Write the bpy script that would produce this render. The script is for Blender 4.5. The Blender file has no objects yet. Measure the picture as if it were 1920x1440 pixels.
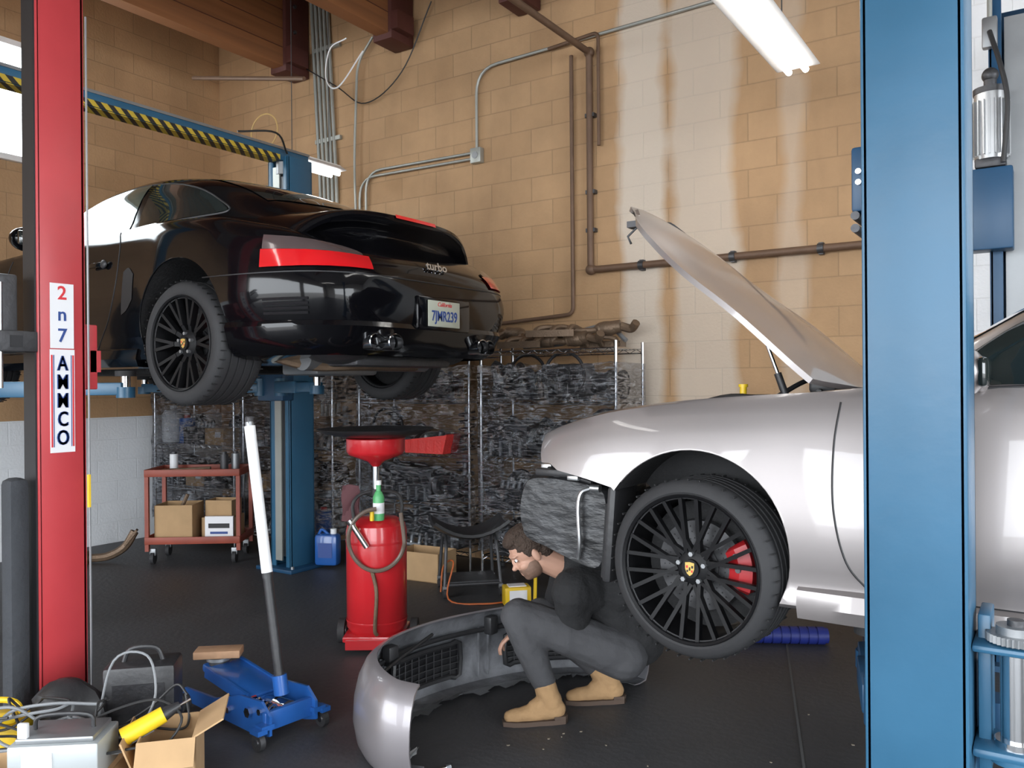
import bpy, bmesh, math, random
from math import sin, cos, pi, radians
from mathutils import Vector as V, Matrix as MX
from mathutils.bvhtree import BVHTree
random.seed(7)
scn=bpy.context.scene
COL=scn.collection
YAW=radians(33.29)
def W(x,y,z=0.0):
    return (0.836*x-0.549*y, 0.549*x+0.836*y, z)

# ---------------------------------------------------------------- materials
def mat(name,col,rough=.5,metal=0,var=.08,scale=6,bump=0,bscale=None,coat=0,emit=0,spec=None,rvar=0,stretch=None,hard=0):
    m=bpy.data.materials.new(name); m.use_nodes=True
    nt=m.node_tree; N=nt.nodes; L=nt.links
    b=N['Principled BSDF']
    b.inputs['Roughness'].default_value=rough
    b.inputs['Metallic'].default_value=metal
    if spec is not None: b.inputs['Specular IOR Level'].default_value=spec
    if coat: b.inputs['Coat Weight'].default_value=coat; b.inputs['Coat Roughness'].default_value=.03
    tc=N.new('ShaderNodeTexCoord'); no=N.new('ShaderNodeTexNoise')
    no.inputs['Scale'].default_value=scale; no.inputs['Detail'].default_value=5
    src=tc.outputs['Object']
    if stretch:
        mp=N.new('ShaderNodeMapping'); mp.inputs['Scale'].default_value=stretch; L.new(src,mp.inputs[0]); src=mp.outputs[0]
    L.new(src,no.inputs['Vector'])
    mx=N.new('ShaderNodeMix'); mx.data_type='RGBA'
    c=col
    mx.inputs[6].default_value=(c[0]*(1-var),c[1]*(1-var),c[2]*(1-var),1)
    mx.inputs[7].default_value=(min(1,c[0]*(1+var)),min(1,c[1]*(1+var)),min(1,c[2]*(1+var)),1)
    fac=no.outputs[0]
    if hard:
        hr=N.new('ShaderNodeMapRange'); hr.inputs[1].default_value=.5-.25/hard+.08; hr.inputs[2].default_value=.5+.25/hard+.08; L.new(fac,hr.inputs[0]); fac=hr.outputs[0]
    L.new(fac,mx.inputs[0]); L.new(mx.outputs[2],b.inputs['Base Color'])
    if rvar:
        mr=N.new('ShaderNodeMapRange'); mr.inputs[3].default_value=max(0,rough-rvar); mr.inputs[4].default_value=min(1,rough+rvar)
        L.new(no.outputs[0],mr.inputs[0]); L.new(mr.outputs[0],b.inputs['Roughness'])
    if bump:
        n2=N.new('ShaderNodeTexNoise'); n2.inputs['Scale'].default_value=bscale or scale*6; n2.inputs['Detail'].default_value=4
        L.new(src,n2.inputs['Vector'])
        bp=N.new('ShaderNodeBump'); bp.inputs['Strength'].default_value=bump; bp.inputs['Distance'].default_value=.02
        L.new(n2.outputs[0],bp.inputs['Height']); L.new(bp.outputs[0],b.inputs['Normal'])
    if emit:
        b.inputs['Emission Color'].default_value=(c[0],c[1],c[2],1); b.inputs['Emission Strength'].default_value=emit
    return m

def block_mat(name,axis,white_h=None,band=None,allwhite=False):
    m=bpy.data.materials.new(name); m.use_nodes=True
    nt=m.node_tree; N=nt.nodes; L=nt.links; b=N['Principled BSDF']; b.inputs['Roughness'].default_value=.75
    tc=N.new('ShaderNodeTexCoord'); sp=N.new('ShaderNodeSeparateXYZ'); cb=N.new('ShaderNodeCombineXYZ')
    L.new(tc.outputs['Object'],sp.inputs[0]); L.new(sp.outputs[axis],cb.inputs[0]); L.new(sp.outputs[2],cb.inputs[1])
    br=N.new('ShaderNodeTexBrick'); L.new(cb.outputs[0],br.inputs['Vector'])
    br.inputs['Scale'].default_value=1; br.inputs['Brick Width'].default_value=.4; br.inputs['Row Height'].default_value=.2
    br.inputs['Mortar Size'].default_value=.006; br.inputs['Mortar Smooth'].default_value=.7
    br.inputs['Color1'].default_value=(.49,.305,.16,1); br.inputs['Color2'].default_value=(.435,.265,.135,1); br.inputs['Mortar'].default_value=(.36,.225,.12,1)
    if allwhite:
        br.inputs['Color1'].default_value=(.85,.85,.85,1); br.inputs['Color2'].default_value=(.83,.83,.84,1); br.inputs['Mortar'].default_value=(.78,.78,.78,1)
    no=N.new('ShaderNodeTexNoise'); no.inputs['Scale'].default_value=.9; no.inputs['Detail'].default_value=8; no.inputs['Roughness'].default_value=.65; L.new(tc.outputs['Object'],no.inputs['Vector'])
    rp=N.new('ShaderNodeMapRange'); rp.inputs[1].default_value=.3; rp.inputs[2].default_value=.7; rp.inputs[3].default_value=.76 if not allwhite else .95; rp.inputs[4].default_value=1.14 if not allwhite else 1.02; L.new(no.outputs[0],rp.inputs[0])
    mu=N.new('ShaderNodeVectorMath'); mu.operation='SCALE'; L.new(br.outputs['Color'],mu.inputs[0]); L.new(rp.outputs[0],mu.inputs['Scale'])
    out=mu.outputs[0]
    def mixin(fac,colr,out):
        mx=N.new('ShaderNodeMix'); mx.data_type='RGBA'; mx.inputs[7].default_value=colr; L.new(fac,mx.inputs[0]); L.new(out,mx.inputs[6]); return mx.outputs[2]
    if not allwhite:
        cm=N.new('ShaderNodeMapping'); cm.inputs['Scale'].default_value=(1.6,1.6,.3); L.new(tc.outputs['Object'],cm.inputs[0])
        gn=N.new('ShaderNodeTexNoise'); gn.inputs['Scale'].default_value=1.6; gn.inputs['Detail'].default_value=7; gn.inputs['Distortion'].default_value=.6; L.new(cm.outputs[0],gn.inputs['Vector'])
        gr=N.new('ShaderNodeMapRange'); gr.inputs[1].default_value=.50; gr.inputs[2].default_value=.78; gr.inputs[3].default_value=0; gr.inputs[4].default_value=.42; L.new(gn.outputs[0],gr.inputs[0])
        out=mixin(gr.outputs[0],(.30,.175,.09,1),out)
    if band:
        for (c0,hw,s) in band:
            n3=N.new('ShaderNodeTexNoise'); n3.inputs['Scale'].default_value=1.8; n3.inputs['Detail'].default_value=8; L.new(tc.outputs['Object'],n3.inputs['Vector'])
            a=N.new('ShaderNodeMath'); a.operation='SUBTRACT'; L.new(sp.outputs[axis],a.inputs[0]); a.inputs[1].default_value=c0
            ab=N.new('ShaderNodeMath'); ab.operation='ABSOLUTE'; L.new(a.outputs[0],ab.inputs[0])
            ad=N.new('ShaderNodeMath'); ad.operation='MULTIPLY_ADD'; L.new(n3.outputs[0],ad.inputs[0]); ad.inputs[1].default_value=.25; L.new(ab.outputs[0],ad.inputs[2])
            mr=N.new('ShaderNodeMapRange'); mr.inputs[1].default_value=hw+.10; mr.inputs[2].default_value=hw+.18; mr.inputs[3].default_value=s; mr.inputs[4].default_value=0; L.new(ad.outputs[0],mr.inputs[0])
            out=mixin(mr.outputs[0],(.66,.58,.49,1),out)
    if white_h:
        lt=N.new('ShaderNodeMath'); lt.operation='LESS_THAN'; L.new(sp.outputs[2],lt.inputs[0]); lt.inputs[1].default_value=white_h
        out=mixin(lt.outputs[0],(.74,.76,.78,1),out)
    L.new(out,b.inputs['Base Color'])
    n4=N.new('ShaderNodeTexNoise'); n4.inputs['Scale'].default_value=45; L.new(tc.outputs['Object'],n4.inputs['Vector'])
    sm=N.new('ShaderNodeMath'); sm.operation='MULTIPLY_ADD'; L.new(br.outputs['Fac'],sm.inputs[0]); sm.inputs[1].default_value=-.8; L.new(n4.outputs[0],sm.inputs[2])
    bp=N.new('ShaderNodeBump'); bp.inputs['Strength'].default_value=.4; bp.inputs['Distance'].default_value=.007
    L.new(sm.outputs[0],bp.inputs['Height']); L.new(bp.outputs[0],b.inputs['Normal'])
    return m

def stripe_mat(name,c1,c2,freq):
    m=mat(name,c1,.5); nt=m.node_tree; N=nt.nodes; L=nt.links; b=N['Principled BSDF']
    tc=N.new('ShaderNodeTexCoord'); sp=N.new('ShaderNodeSeparateXYZ'); L.new(tc.outputs['Object'],sp.inputs[0])
    a=N.new('ShaderNodeMath'); a.operation='ADD'; L.new(sp.outputs[1],a.inputs[0]); 
    a2=N.new('ShaderNodeMath'); a2.operation='ADD'; L.new(sp.outputs[2],a2.inputs[0]); L.new(sp.outputs[0],a2.inputs[1]); L.new(a2.outputs[0],a.inputs[1])
    f=N.new('ShaderNodeMath'); f.operation='MULTIPLY'; L.new(a.outputs[0],f.inputs[0]); f.inputs[1].default_value=freq
    fr=N.new('ShaderNodeMath'); fr.operation='FRACT'; L.new(f.outputs[0],fr.inputs[0])
    gt=N.new('ShaderNodeMath'); gt.operation='GREATER_THAN'; L.new(fr.outputs[0],gt.inputs[0]); gt.inputs[1].default_value=.5
    mx=N.new('ShaderNodeMix'); mx.data_type='RGBA'; mx.inputs[6].default_value=(*c1,1); mx.inputs[7].default_value=(*c2,1)
    L.new(gt.outputs[0],mx.inputs[0]); L.new(mx.outputs[2],b.inputs['Base Color'])
    return m

def wrap_mat():
    m=bpy.data.materials.new('stretch_wrap'); m.use_nodes=True
    nt=m.node_tree; N=nt.nodes; L=nt.links
    for n in list(N): N.remove(n)
    o=N.new('ShaderNodeOutputMaterial'); tr=N.new('ShaderNodeBsdfTransparent'); gl=N.new('ShaderNodeBsdfGlossy'); gl.inputs['Roughness'].default_value=.14
    gl.inputs['Color'].default_value=(.95,.96,1,1); tr.inputs['Color'].default_value=(.62,.63,.65,1)
    df=N.new('ShaderNodeBsdfDiffuse'); df.inputs['Color'].default_value=(.36,.39,.43,1)
    mx=N.new('ShaderNodeMixShader'); mx2=N.new('ShaderNodeMixShader'); tc=N.new('ShaderNodeTexCoord'); mp=N.new('ShaderNodeMapping'); mp.inputs['Scale'].default_value=(2.4,2.4,12)
    no=N.new('ShaderNodeTexNoise'); no.inputs['Scale'].default_value=2.6; no.inputs['Detail'].default_value=8; no.inputs['Distortion'].default_value=2.5
    L.new(tc.outputs['Object'],mp.inputs[0]); L.new(mp.outputs[0],no.inputs['Vector'])
    mr=N.new('ShaderNodeMapRange'); mr.inputs[1].default_value=.42; mr.inputs[2].default_value=.64; mr.inputs[3].default_value=.08; mr.inputs[4].default_value=.8
    L.new(no.outputs[0],mr.inputs[0]); L.new(mr.outputs[0],mx.inputs[0])
    m3=N.new('ShaderNodeMapRange'); m3.inputs[1].default_value=.5; m3.inputs[2].default_value=.72; m3.inputs[3].default_value=.0; m3.inputs[4].default_value=.3
    L.new(no.outputs[0],m3.inputs[0]); L.new(m3.outputs[0],mx2.inputs[0])
    bp=N.new('ShaderNodeBump'); bp.inputs['Strength'].default_value=1; bp.inputs['Distance'].default_value=.25; L.new(no.outputs[0],bp.inputs['Height']); L.new(bp.outputs[0],gl.inputs['Normal'])
    L.new(gl.outputs[0],mx2.inputs[1]); L.new(df.outputs[0],mx2.inputs[2])
    L.new(tr.outputs[0],mx.inputs[1]); L.new(mx2.outputs[0],mx.inputs[2]); L.new(mx.outputs[0],o.inputs[0])
    return m

BLK=mat('black_paint',(.003,.003,.004),.10,0,.1,coat=.24,spec=.24)
SIL=mat('silver_paint',(.29,.265,.262),.34,.45,.04,scale=3,coat=.7)
SIL2=mat('shaded_silver_paint',(.225,.208,.218),.38,.4,.08,scale=3,coat=.5)  # darker copy of the silver paint; the bumper's shading is put into the colour
GLS=mat('tinted_glass',(.012,.018,.018),.03,0,.1,coat=1)
GLS2=mat('glass_green_reflection',(.05,.085,.075),.03,0,.2,coat=1)  # green light from the left wall, painted into the coupe's door glass
RUB=mat('rubber',(.028,.028,.030),.72,0,.2,bump=.1)
LINER=mat('wheel_liner',(.016,.016,.017),.85,0,.3,bump=.3,scale=10)
RIM=mat('satin_black_rim',(.007,.007,.008),.5,0,.1,spec=.22)
PLB=mat('black_plastic',(.024,.024,.026),.45,0,.2,bump=.1)
SCF=mat('scuffed_black',(.038,.039,.042),.42,0,.7,scale=4,bump=.7,bscale=9,stretch=(1,1,2.5),hard=1.3)
GRY=mat('grey_metal',(.30,.31,.32),.45,.7,.2,rvar=.1)
DSC=mat('disc_metal',(.08,.08,.084),.45,.6,.2)
ALU=mat('aluminium',(.50,.51,.52),.35,.9,.15,rvar=.12)
CHR=mat('chrome',(.70,.71,.73),.15,1,.05)
STL=mat('dark_steel',(.09,.09,.095),.5,.7,.3,bump=.15)
DPT=mat('dark_part',(.030,.030,.033),.38,.2,.5,bump=.2)
RST=mat('rusty_steel',(.17,.115,.075),.5,.5,.5,scale=12,bump=.2)
PIP=mat('brown_pipe',(.15,.088,.055),.6,.2,.3,scale=9)
CND=mat('conduit_zinc',(.40,.41,.38),.45,.5,.15)
BLU=mat('blue_paint',(.030,.115,.205),.38,0,.22,scale=3,bump=.05,rvar=.1)
BLU2=mat('dark_blue_paint',(.015,.065,.14),.4,0,.15,scale=3)
JBL=mat('jack_blue',(.018,.10,.36),.3,0,.25,coat=.4)
RED=mat('red_paint',(.50,.05,.058),.36,0,.16,scale=3.5,rvar=.1)
RED2=mat('red_gloss',(.50,.016,.022),.28,0,.12,coat=.5)
RED3=mat('caliper_red',(.36,.012,.016),.4,0,.12)
ORR=mat('cart_red',(.27,.05,.026),.5,0,.4,scale=7)
REDP=mat('red_lens',(.55,.010,.014),.12,0,.1,coat=1,emit=.04)
CLR=mat('clear_lens',(.10,.075,.075),.15,.2,.2,coat=.6)
WHT=mat('white_plastic',(.78,.79,.80),.35,0,.04)
WPP=mat('white_sticker',(.80,.80,.82),.5,0,.03)
PLT=mat('plate_white',(.44,.46,.38),.5,0,.08)
NAV=mat('navy_ink',(.02,.06,.25),.5)
RIN=mat('red_ink',(.65,.03,.04),.5)
INK=mat('black_ink',(.01,.01,.012),.5)
YEL=mat('yellow_plastic',(.80,.53,.02),.4,0,.1)
CBD=mat('cardboard',(.45,.29,.15),.85,0,.15,scale=10)
WOD=mat('wood_block',(.36,.21,.12),.75,0,.45,scale=14)
GLD=mat('gold',(.62,.42,.12),.4,.4,.1)
FOM=mat('foam_pad',(.035,.038,.044),.85,0,.25,bump=.3)
WIR=mat('grey_cable',(.20,.21,.22),.5)
BCB=mat('black_cable',(.02,.02,.021),.5)
SKN=mat('skin',(.46,.26,.185),.55,0,.08)
HAR=mat('brown_hair',(.045,.027,.018),.75,0,.4,scale=50,bump=.6,bscale=120)
STB=mat('stubble',(.17,.10,.07),.7,0,.35,scale=80)
SWT=mat('black_knit',(.013,.013,.014),.9,0,.2,scale=30,bump=.3,bscale=60)
JEA=mat('charcoal_jeans',(.050,.050,.054),.85,0,.15,scale=12,bump=.3,bscale=30)
SUE=mat('tan_suede',(.33,.20,.095),.88,0,.28,scale=16,bump=.4,bscale=22)
SOL=mat('sole',(.07,.045,.032),.8)
TUB=mat('fluorescent_tube',(1,.98,.94),.5,0,0,emit=9)
FIX=mat('fixture_white',(.85,.85,.85),.4)
DGR=mat('green_label',(.10,.42,.16),.4)
HAZ=stripe_mat('hazard_stripe',(.58,.41,.04),(.02,.02,.02),11)
WRAP=wrap_mat()
TIM=mat('timber',(.25,.10,.036),.7,0,.5,scale=1.6,stretch=(1,.35,9))
BRK=mat('bracket_oxide',(.09,.026,.020),.6,.2,.3)
FLR=mat('floor_black',(.054,.055,.059),.55,0,.5,scale=1.4,bump=.15,bscale=30,rvar=.12)
CEI=mat('ceiling_board',(.26,.24,.22),.8)

# ---------------------------------------------------------------- mesh builder
def frame(d,hint=None):
    d=V(d).normalized()
    h=V(hint) if hint else (V((0,0,1)) if abs(d.z)<.95 else V((1,0,0)))
    a=h.cross(d).normalized(); b=d.cross(a)
    return a,b,d
def cr(pts,n=8,closed=False):
    P=[V(p) for p in pts]; out=[]
    m=len(P); segs=m if closed else m-1
    for i in range(segs):
        if closed: p0,p1,p2,p3=P[i-1],P[i],P[(i+1)%m],P[(i+2)%m]
        else:
            p1,p2=P[i],P[i+1]; p0=P[i-1] if i>0 else 2*p1-p2; p3=P[i+2] if i+2<m else 2*p2-p1
        for k in range(n):
            t=k/n
            out.append(.5*((2*p1)+(p2-p0)*t+(2*p0-5*p1+4*p2-p3)*t*t+(3*p1-p0-3*p2+p3)*t**3))
    if not closed: out.append(P[-1].copy())
    return out
class M:
    def __init__(s): s.v=[];s.f=[];s.k=[];s.s=[];s.mats=[]
    def mi(s,m):
        if m not in s.mats: s.mats.append(m)
        return s.mats.index(m)
    def add(s,vs,fs,m,sm=False,X=None):
        o=len(s.v)
        for p in vs:
            p=V(p); p=X@p if X is not None else p; s.v.append(tuple(p))
        k=s.mi(m)
        for f in fs: s.f.append([i+o for i in f]); s.k.append(k); s.s.append(sm)
    def box(s,c,d,m,r=(0,0,0),bv=0,X=None):
        R=MX.Translation(V(c))@(MX.Rotation(r[2],4,'Z')@MX.Rotation(r[1],4,'Y')@MX.Rotation(r[0],4,'X'))
        if X is not None: R=X@R
        bm=bmesh.new(); bmesh.ops.create_cube(bm,size=1)
        for v in bm.verts: v.co=V((v.co.x*d[0],v.co.y*d[1],v.co.z*d[2]))
        if bv: bmesh.ops.bevel(bm,geom=list(bm.edges),offset=min(bv,min(d)*.45),segments=2,affect='EDGES',profile=.5)
        bm.verts.index_update()
        s.add([v.co.copy() for v in bm.verts],[[v.index for v in f.verts] for f in bm.faces],m,bool(bv),R); bm.free()
        return s
    def cyl(s,p0,p1,r0,m,r1=None,n=18,caps=True,sm=True):
        r1=r0 if r1 is None else r1
        p0=V(p0);p1=V(p1);a,b,d=frame(p1-p0)
        vs=[];fs=[]
        for p,r in((p0,r0),(p1,r1)):
            for i in range(n):
                t=2*pi*i/n; vs.append(p+a*cos(t)*r+b*sin(t)*r)
        for i in range(n): j=(i+1)%n; fs.append([i,j,n+j,n+i])
        if caps: fs.append(list(range(n))[::-1]); fs.append(list(range(n,2*n)))
        s.add(vs,fs,m,sm); return s
    def tube(s,path,r,m,n=8,closed=False):
        P=[V(p) for p in path]; k=len(P); R=r if isinstance(r,(list,tuple)) else [r]*k
        vs=[];fs=[];a=None
        for i in range(k):
            if closed: d=P[(i+1)%k]-P[i-1]
            else: d=P[min(i+1,k-1)]-P[max(i-1,0)]
            d.normalize()
            if a is None: a,b,_=frame(d)
            else:
                a=(a-d*a.dot(d)).normalized(); b=d.cross(a)
            for j in range(n):
                t=2*pi*j/n; vs.append(P[i]+(a*cos(t)+b*sin(t))*R[i])
        for i in range(k if closed else k-1):
            i2=(i+1)%k
            for j in range(n):
                j2=(j+1)%n; fs.append([i*n+j,i*n+j2,i2*n+j2,i2*n+j])
        if not closed: fs.append(list(range(n))[::-1]); fs.append([(k-1)*n+j for j in range(n)])
        s.add(vs,fs,m,True); return s
    def lathe(s,prof,m,X=None,n=36,close=False,cap=True):
        vs=[];fs=[];k=len(prof)
        for (r,z) in prof:
            for i in range(n):
                t=2*pi*i/n; vs.append((r*cos(t),r*sin(t),z))
        for q in range(k if close else k-1):
            q2=(q+1)%k
            for i in range(n): j=(i+1)%n; fs.append([q*n+i,q*n+j,q2*n+j,q2*n+i])
        if not close and cap:
            if prof[0][0]>1e-4: fs.append(list(range(n))[::-1])
            if prof[-1][0]>1e-4: fs.append([(k-1)*n+i for i in range(n)])
        s.add(vs,fs,m,True,X); return s
    def sph(s,c,r,m,X=None,n=16,k=10):
        if not isinstance(r,(tuple,list)): r=(r,r,r)
        T=MX.Translation(V(c)); T=X@T if X is not None else T
        vs=[(0,0,r[2])];fs=[]
        for q in range(1,k):
            ph=pi*q/k
            for i in range(n):
                t=2*pi*i/n; vs.append((r[0]*sin(ph)*cos(t),r[1]*sin(ph)*sin(t),r[2]*cos(ph)))
        vs.append((0,0,-r[2])); e=len(vs)-1
        for i in range(n): fs.append([0,1+i,1+(i+1)%n])
        for q in range(k-2):
            for i in range(n): j=(i+1)%n; a=1+q*n; fs.append([a+i,a+n+i,a+n+j,a+j])
        a=1+(k-2)*n
        for i in range(n): fs.append([a+i,e,a+(i+1)%n])
        s.add(vs,fs,m,True,T); return s
    def cap(s,p0,p1,r0,r1,m,n=14):
        s.sph(p0,r0,m,n=n,k=8); s.sph(p1,r1,m,n=n,k=8); s.cyl(p0,p1,r0,m,r1,n=n); return s
    def prism(s,pts,z0,z1,m,X=None,sm=False):
        n=len(pts); vs=[(p[0],p[1],z0) for p in pts]+[(p[0],p[1],z1) for p in pts]
        fs=[list(range(n))[::-1],list(range(n,2*n))]+[[i,(i+1)%n,n+(i+1)%n,n+i] for i in range(n)]
        s.add(vs,fs,m,sm,X); return s
    def surf(s,g,m,cu=False,cv=False,sm=True):
        nu=len(g);nv=len(g[0]); vs=[p for r in g for p in r]; fs=[]
        for i in range(nu if cu else nu-1):
            for j in range(nv if cv else nv-1):
                i2=(i+1)%nu;j2=(j+1)%nv; fs.append([i*nv+j,i*nv+j2,i2*nv+j2,i2*nv+j])
        s.add(vs,fs,m,sm); return s
    def slab(s,g,th,m,m2=None):
        nu=len(g);nv=len(g[0]); h=[]
        for i in range(nu):
            r=[]
            for j in range(nv):
                du=V(g[min(i+1,nu-1)][j])-V(g[max(i-1,0)][j]); dv=V(g[i][min(j+1,nv-1)])-V(g[i][max(j-1,0)])
                n=du.cross(dv); n=n.normalized() if n.length>1e-9 else V((0,0,1)); r.append(V(g[i][j])-n*th)
            h.append(r)
        s.surf(g,m); s.surf([list(reversed(r)) for r in h],m2 or m)
        A=[V(p) for p in g[0]]+[V(g[i][-1]) for i in range(1,nu)]+[V(p) for p in reversed(g[-1][:-1])]+[V(g[i][0]) for i in range(nu-2,0,-1)]
        B=[V(p) for p in h[0]]+[V(h[i][-1]) for i in range(1,nu)]+[V(p) for p in reversed(h[-1][:-1])]+[V(h[i][0]) for i in range(nu-2,0,-1)]
        k=len(A); s.add(A+B,[[i,(i+1)%k,k+(i+1)%k,k+i] for i in range(k)],m,False)
        return s
def rawobj(m,name):
    me=bpy.data.meshes.new(name); me.from_pydata(m.v,[],m.f)
    for a in m.mats: me.materials.append(a)
    me.polygons.foreach_set('material_index',m.k); me.polygons.foreach_set('use_smooth',m.s)
    bm=bmesh.new(); bm.from_mesh(me); bmesh.ops.recalc_face_normals(bm,faces=list(bm.faces)); bm.to_mesh(me); bm.free()
    me.update(); me.set_sharp_from_angle(angle=radians(38))
    ob=bpy.data.objects.new(name,me); COL.objects.link(ob); return ob
def mk(m,name,parent=None,label=None,loc=None,rot=None):
    ob=rawobj(m,name)
    if parent: ob.parent=parent
    if label: ob['label']=label
    if loc: ob.location=loc
    if rot: ob.rotation_euler=rot
    return ob
def top(name,label,cat,loc=(0,0,0),rz=0,group=None):
    o=bpy.data.objects.new(name,None); COL.objects.link(o); o.empty_display_size=.1
    o.location=loc; o.rotation_euler=(0,0,rz); o['label']=label; o['category']=cat
    if group: o['group']=group
    return o
def thing(m,name,label,cat,loc=(0,0,0),rz=0,group=None,rot=None):
    o=rawobj(m,name); o.location=loc; o.rotation_euler=rot or (0,0,rz); o['label']=label; o['category']=cat
    if group: o['group']=group
    return o
def struct(m,name):
    o=rawobj(m,name); o['kind']='structure'; o['label']=name.replace('_',' '); return o
def bake(ob):
    dg=bpy.context.evaluated_depsgraph_get(); dg.update()
    me=bpy.data.meshes.new_from_object(ob.evaluated_get(dg)); ob.modifiers.clear(); ob.data=me; return ob
def fmx(pos,n,up=(0,0,1)):
    n=V(n).normalized(); r=V(up).cross(n).normalized(); u=n.cross(r)
    return MX(((r.x,u.x,n.x,pos[0]),(r.y,u.y,n.y,pos[1]),(r.z,u.z,n.z,pos[2]),(0,0,0,1)))
def text(body,size,m,X,name='lettering',parent=None,ext=.001,shear=0,sx=1,off=0):
    c=bpy.data.curves.new(name,'FONT'); c.body=body; c.size=size; c.extrude=ext; c.align_x='CENTER'; c.align_y='CENTER'; c.shear=shear; c.offset=off; c.resolution_u=3
    o=bpy.data.objects.new(name,c); COL.objects.link(o)
    dg=bpy.context.evaluated_depsgraph_get(); dg.update()
    me=bpy.data.meshes.new_from_object(o.evaluated_get(dg)); bpy.data.objects.remove(o)
    me.transform(MX.Diagonal((sx,1,1,1))); me.transform(X); me.materials.clear(); me.materials.append(m)
    ob=bpy.data.objects.new(name,me); COL.objects.link(ob)
    if parent: ob.parent=parent
    ob['label']='printed lettering'
    return ob
XZ=MX(((1,0,0,0),(0,0,1,0),(0,1,0,0),(0,0,0,1)))

# ---------------------------------------------------------------- room
LW=-7.6; BW=5.8; RW=5.0; FW=-4.0; CH=5.5
m=M(); m.box(((LW-.2+-.55)/2,BW+.1,CH/2),(-.55-LW+.2,.2,CH),block_mat('block_back',0,band=[(-2.62,.16,.8),(-2.12,.22,.65),(-1.5,.06,.35)])); struct(m,'wall_back')
m=M(); m.box(((RW-.55)/2,BW+.1,CH/2),(RW+.55,.2,CH),block_mat('block_white',0,allwhite=True)); struct(m,'wall_back_white')
m=M(); m.box((LW-.1,(BW+FW)/2,CH/2),(.2,BW-FW,CH),block_mat('block_left',1,white_h=1.21)); struct(m,'wall_left')
PR=mat('painted_right',(.75,.73,.70),.7)
m=M(); m.box((RW+.1,(BW+FW)/2,(3.9+CH)/2),(.2,BW-FW,CH-3.9),PR)
for y0,y1 in((FW,-1.5),(4.6,BW)): m.box((RW+.1,(y0+y1)/2,1.95),(.2,y1-y0,3.9),PR)
struct(m,'wall_right')
m=M(); PW=mat('painted_front',(.6,.56,.52),.7)
m.box(((LW+RW)/2,FW-.1,(3.9+CH)/2),(RW-LW,.2,CH-3.9),PW)
for x0,x1 in((LW,-7.0),(-2.2,-1.6),(3.9,RW)): m.box(((x0+x1)/2,FW-.1,1.95),(x1-x0,.2,3.9),PW)
struct(m,'wall_front')
m=M(); m.box(((LW+RW)/2,(FW+BW)/2,-.05),(RW-LW+.4,BW-FW+.4,.1),FLR); struct(m,'floor')
m=M(); m.box(((LW+RW)/2,(FW+BW)/2,CH+.05),(RW-LW+.4,BW-FW+.4,.1),CEI); struct(m,'ceiling')
AS=mat('outside_bounce_ground',(.36,.35,.34),.9,0,.2,scale=2)  # unseen pale ground outside, added to bounce daylight into the room
m=M(); m.box((0,-16.2,-.06),(60,24,.1),AS); m.box((17.3,4,-.06),(24,16.2,.1),AS); struct(m,'ground')
m=M(); m.box((0,0,.0015),(.010,3.4,.003),mat('floor_joint',(.095,.095,.095),.8)); o=struct(m,'trim_1'); o.location=W(1.35,4.0,0); o.rotation_euler=(0,0,YAW-.28)
m=M(); WG=mat('bright_window',(.88,.96,1),.5,emit=9)
m.box((LW+.01,2.85,4.0),(.02,2.1,.95),WG); struct(m,'window_1')
m=M()
for b0 in(1.78,3.92): m.box((LW+.03,b0,4.0),(.05,.05,1.05),FIX)
for z0 in(3.5,4.5): m.box((LW+.03,2.85,z0),(.05,2.15,.05),FIX)
struct(m,'trim_2')
for i,bx in enumerate((-6.3,-4.95,-3.6,-2.2,-.8)):
    t=top('roof_beam','laminated timber roof beam with oxide-red steel end bracket','roof beam',(bx,BW,4.6),group='timber roof beams')
    m=M(); m.box((0,-3.2,.45),(.14,5.9,.9),TIM)
    for q in(.18,.36,.54,.72): m.box((.071,-3.2,q),(.004,5.9,.006),BRK)
    mk(m,'beam',t)
    m=M(); m.box((0,-.16,.38),(.22,.30,.86),BRK,bv=.01); m.box((.14,-.2,.1),(.08,.22,.16),BRK)
    for q in(.15,.35,.6): m.cyl((.11,-.2,q),(.13,-.2,q),.018,STL,n=6)
    mk(m,'bracket',t,'oxide-red steel bracket')

# ---------------------------------------------------------------- pipes & conduit
PB=BW-.05
def pipe(name,label,pts,r,m_,cat='pipe'):
    m=M(); m.tube(pts,r,m_,n=10)
    return thing(m,name,label,cat)
def rpath(pts,rad=.12,n=6):
    out=[V(pts[0])]
    for i in range(1,len(pts)-1):
        p=V(pts[i]); a=(V(pts[i-1])-p); b=(V(pts[i+1])-p); r=min(rad,a.length*.45,b.length*.45)
        A=p+a.normalized()*r; B=p+b.normalized()*r
        for k in range(n+1):
            t=k/n; out.append(A*(1-t)**2+p*2*t*(1-t)+B*t*t)
    out.append(V(pts[-1])); return out
t=top('gas_pipe','brown iron pipe dropping down block wall','pipe')
m=M(); m.tube(rpath([(-3.03,1.6,4.09),(-3.03,PB,4.09),(-3.03,PB,2.39),(-.9,PB,2.39)],.06),.026,PIP,n=10); mk(m,'pipe',t)
for p in((-3.03,PB,4.09),(-3.03,PB,2.39)): m=M(); m.sph(p,.042,PIP); mk(m,'elbow_fitting',t)
for q in(-2.6,-1.9,-1.3): m=M(); m.box((q,PB+.02,2.39),(.03,.05,.08),STL); m.cyl((q-.02,PB,2.39),(q+.02,PB,2.39),.034,STL); mk(m,'pipe_clip',t)
for z in(3.6,3.0,2.7): m=M(); m.box((-3.03,PB+.02,z),(.08,.05,.03),STL); mk(m,'pipe_clip',t)
m=M(); m.cyl((-3.03,3.9,4.09),(-3.03,4.0,4.09),.04,PIP); mk(m,'coupling',t)
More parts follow.
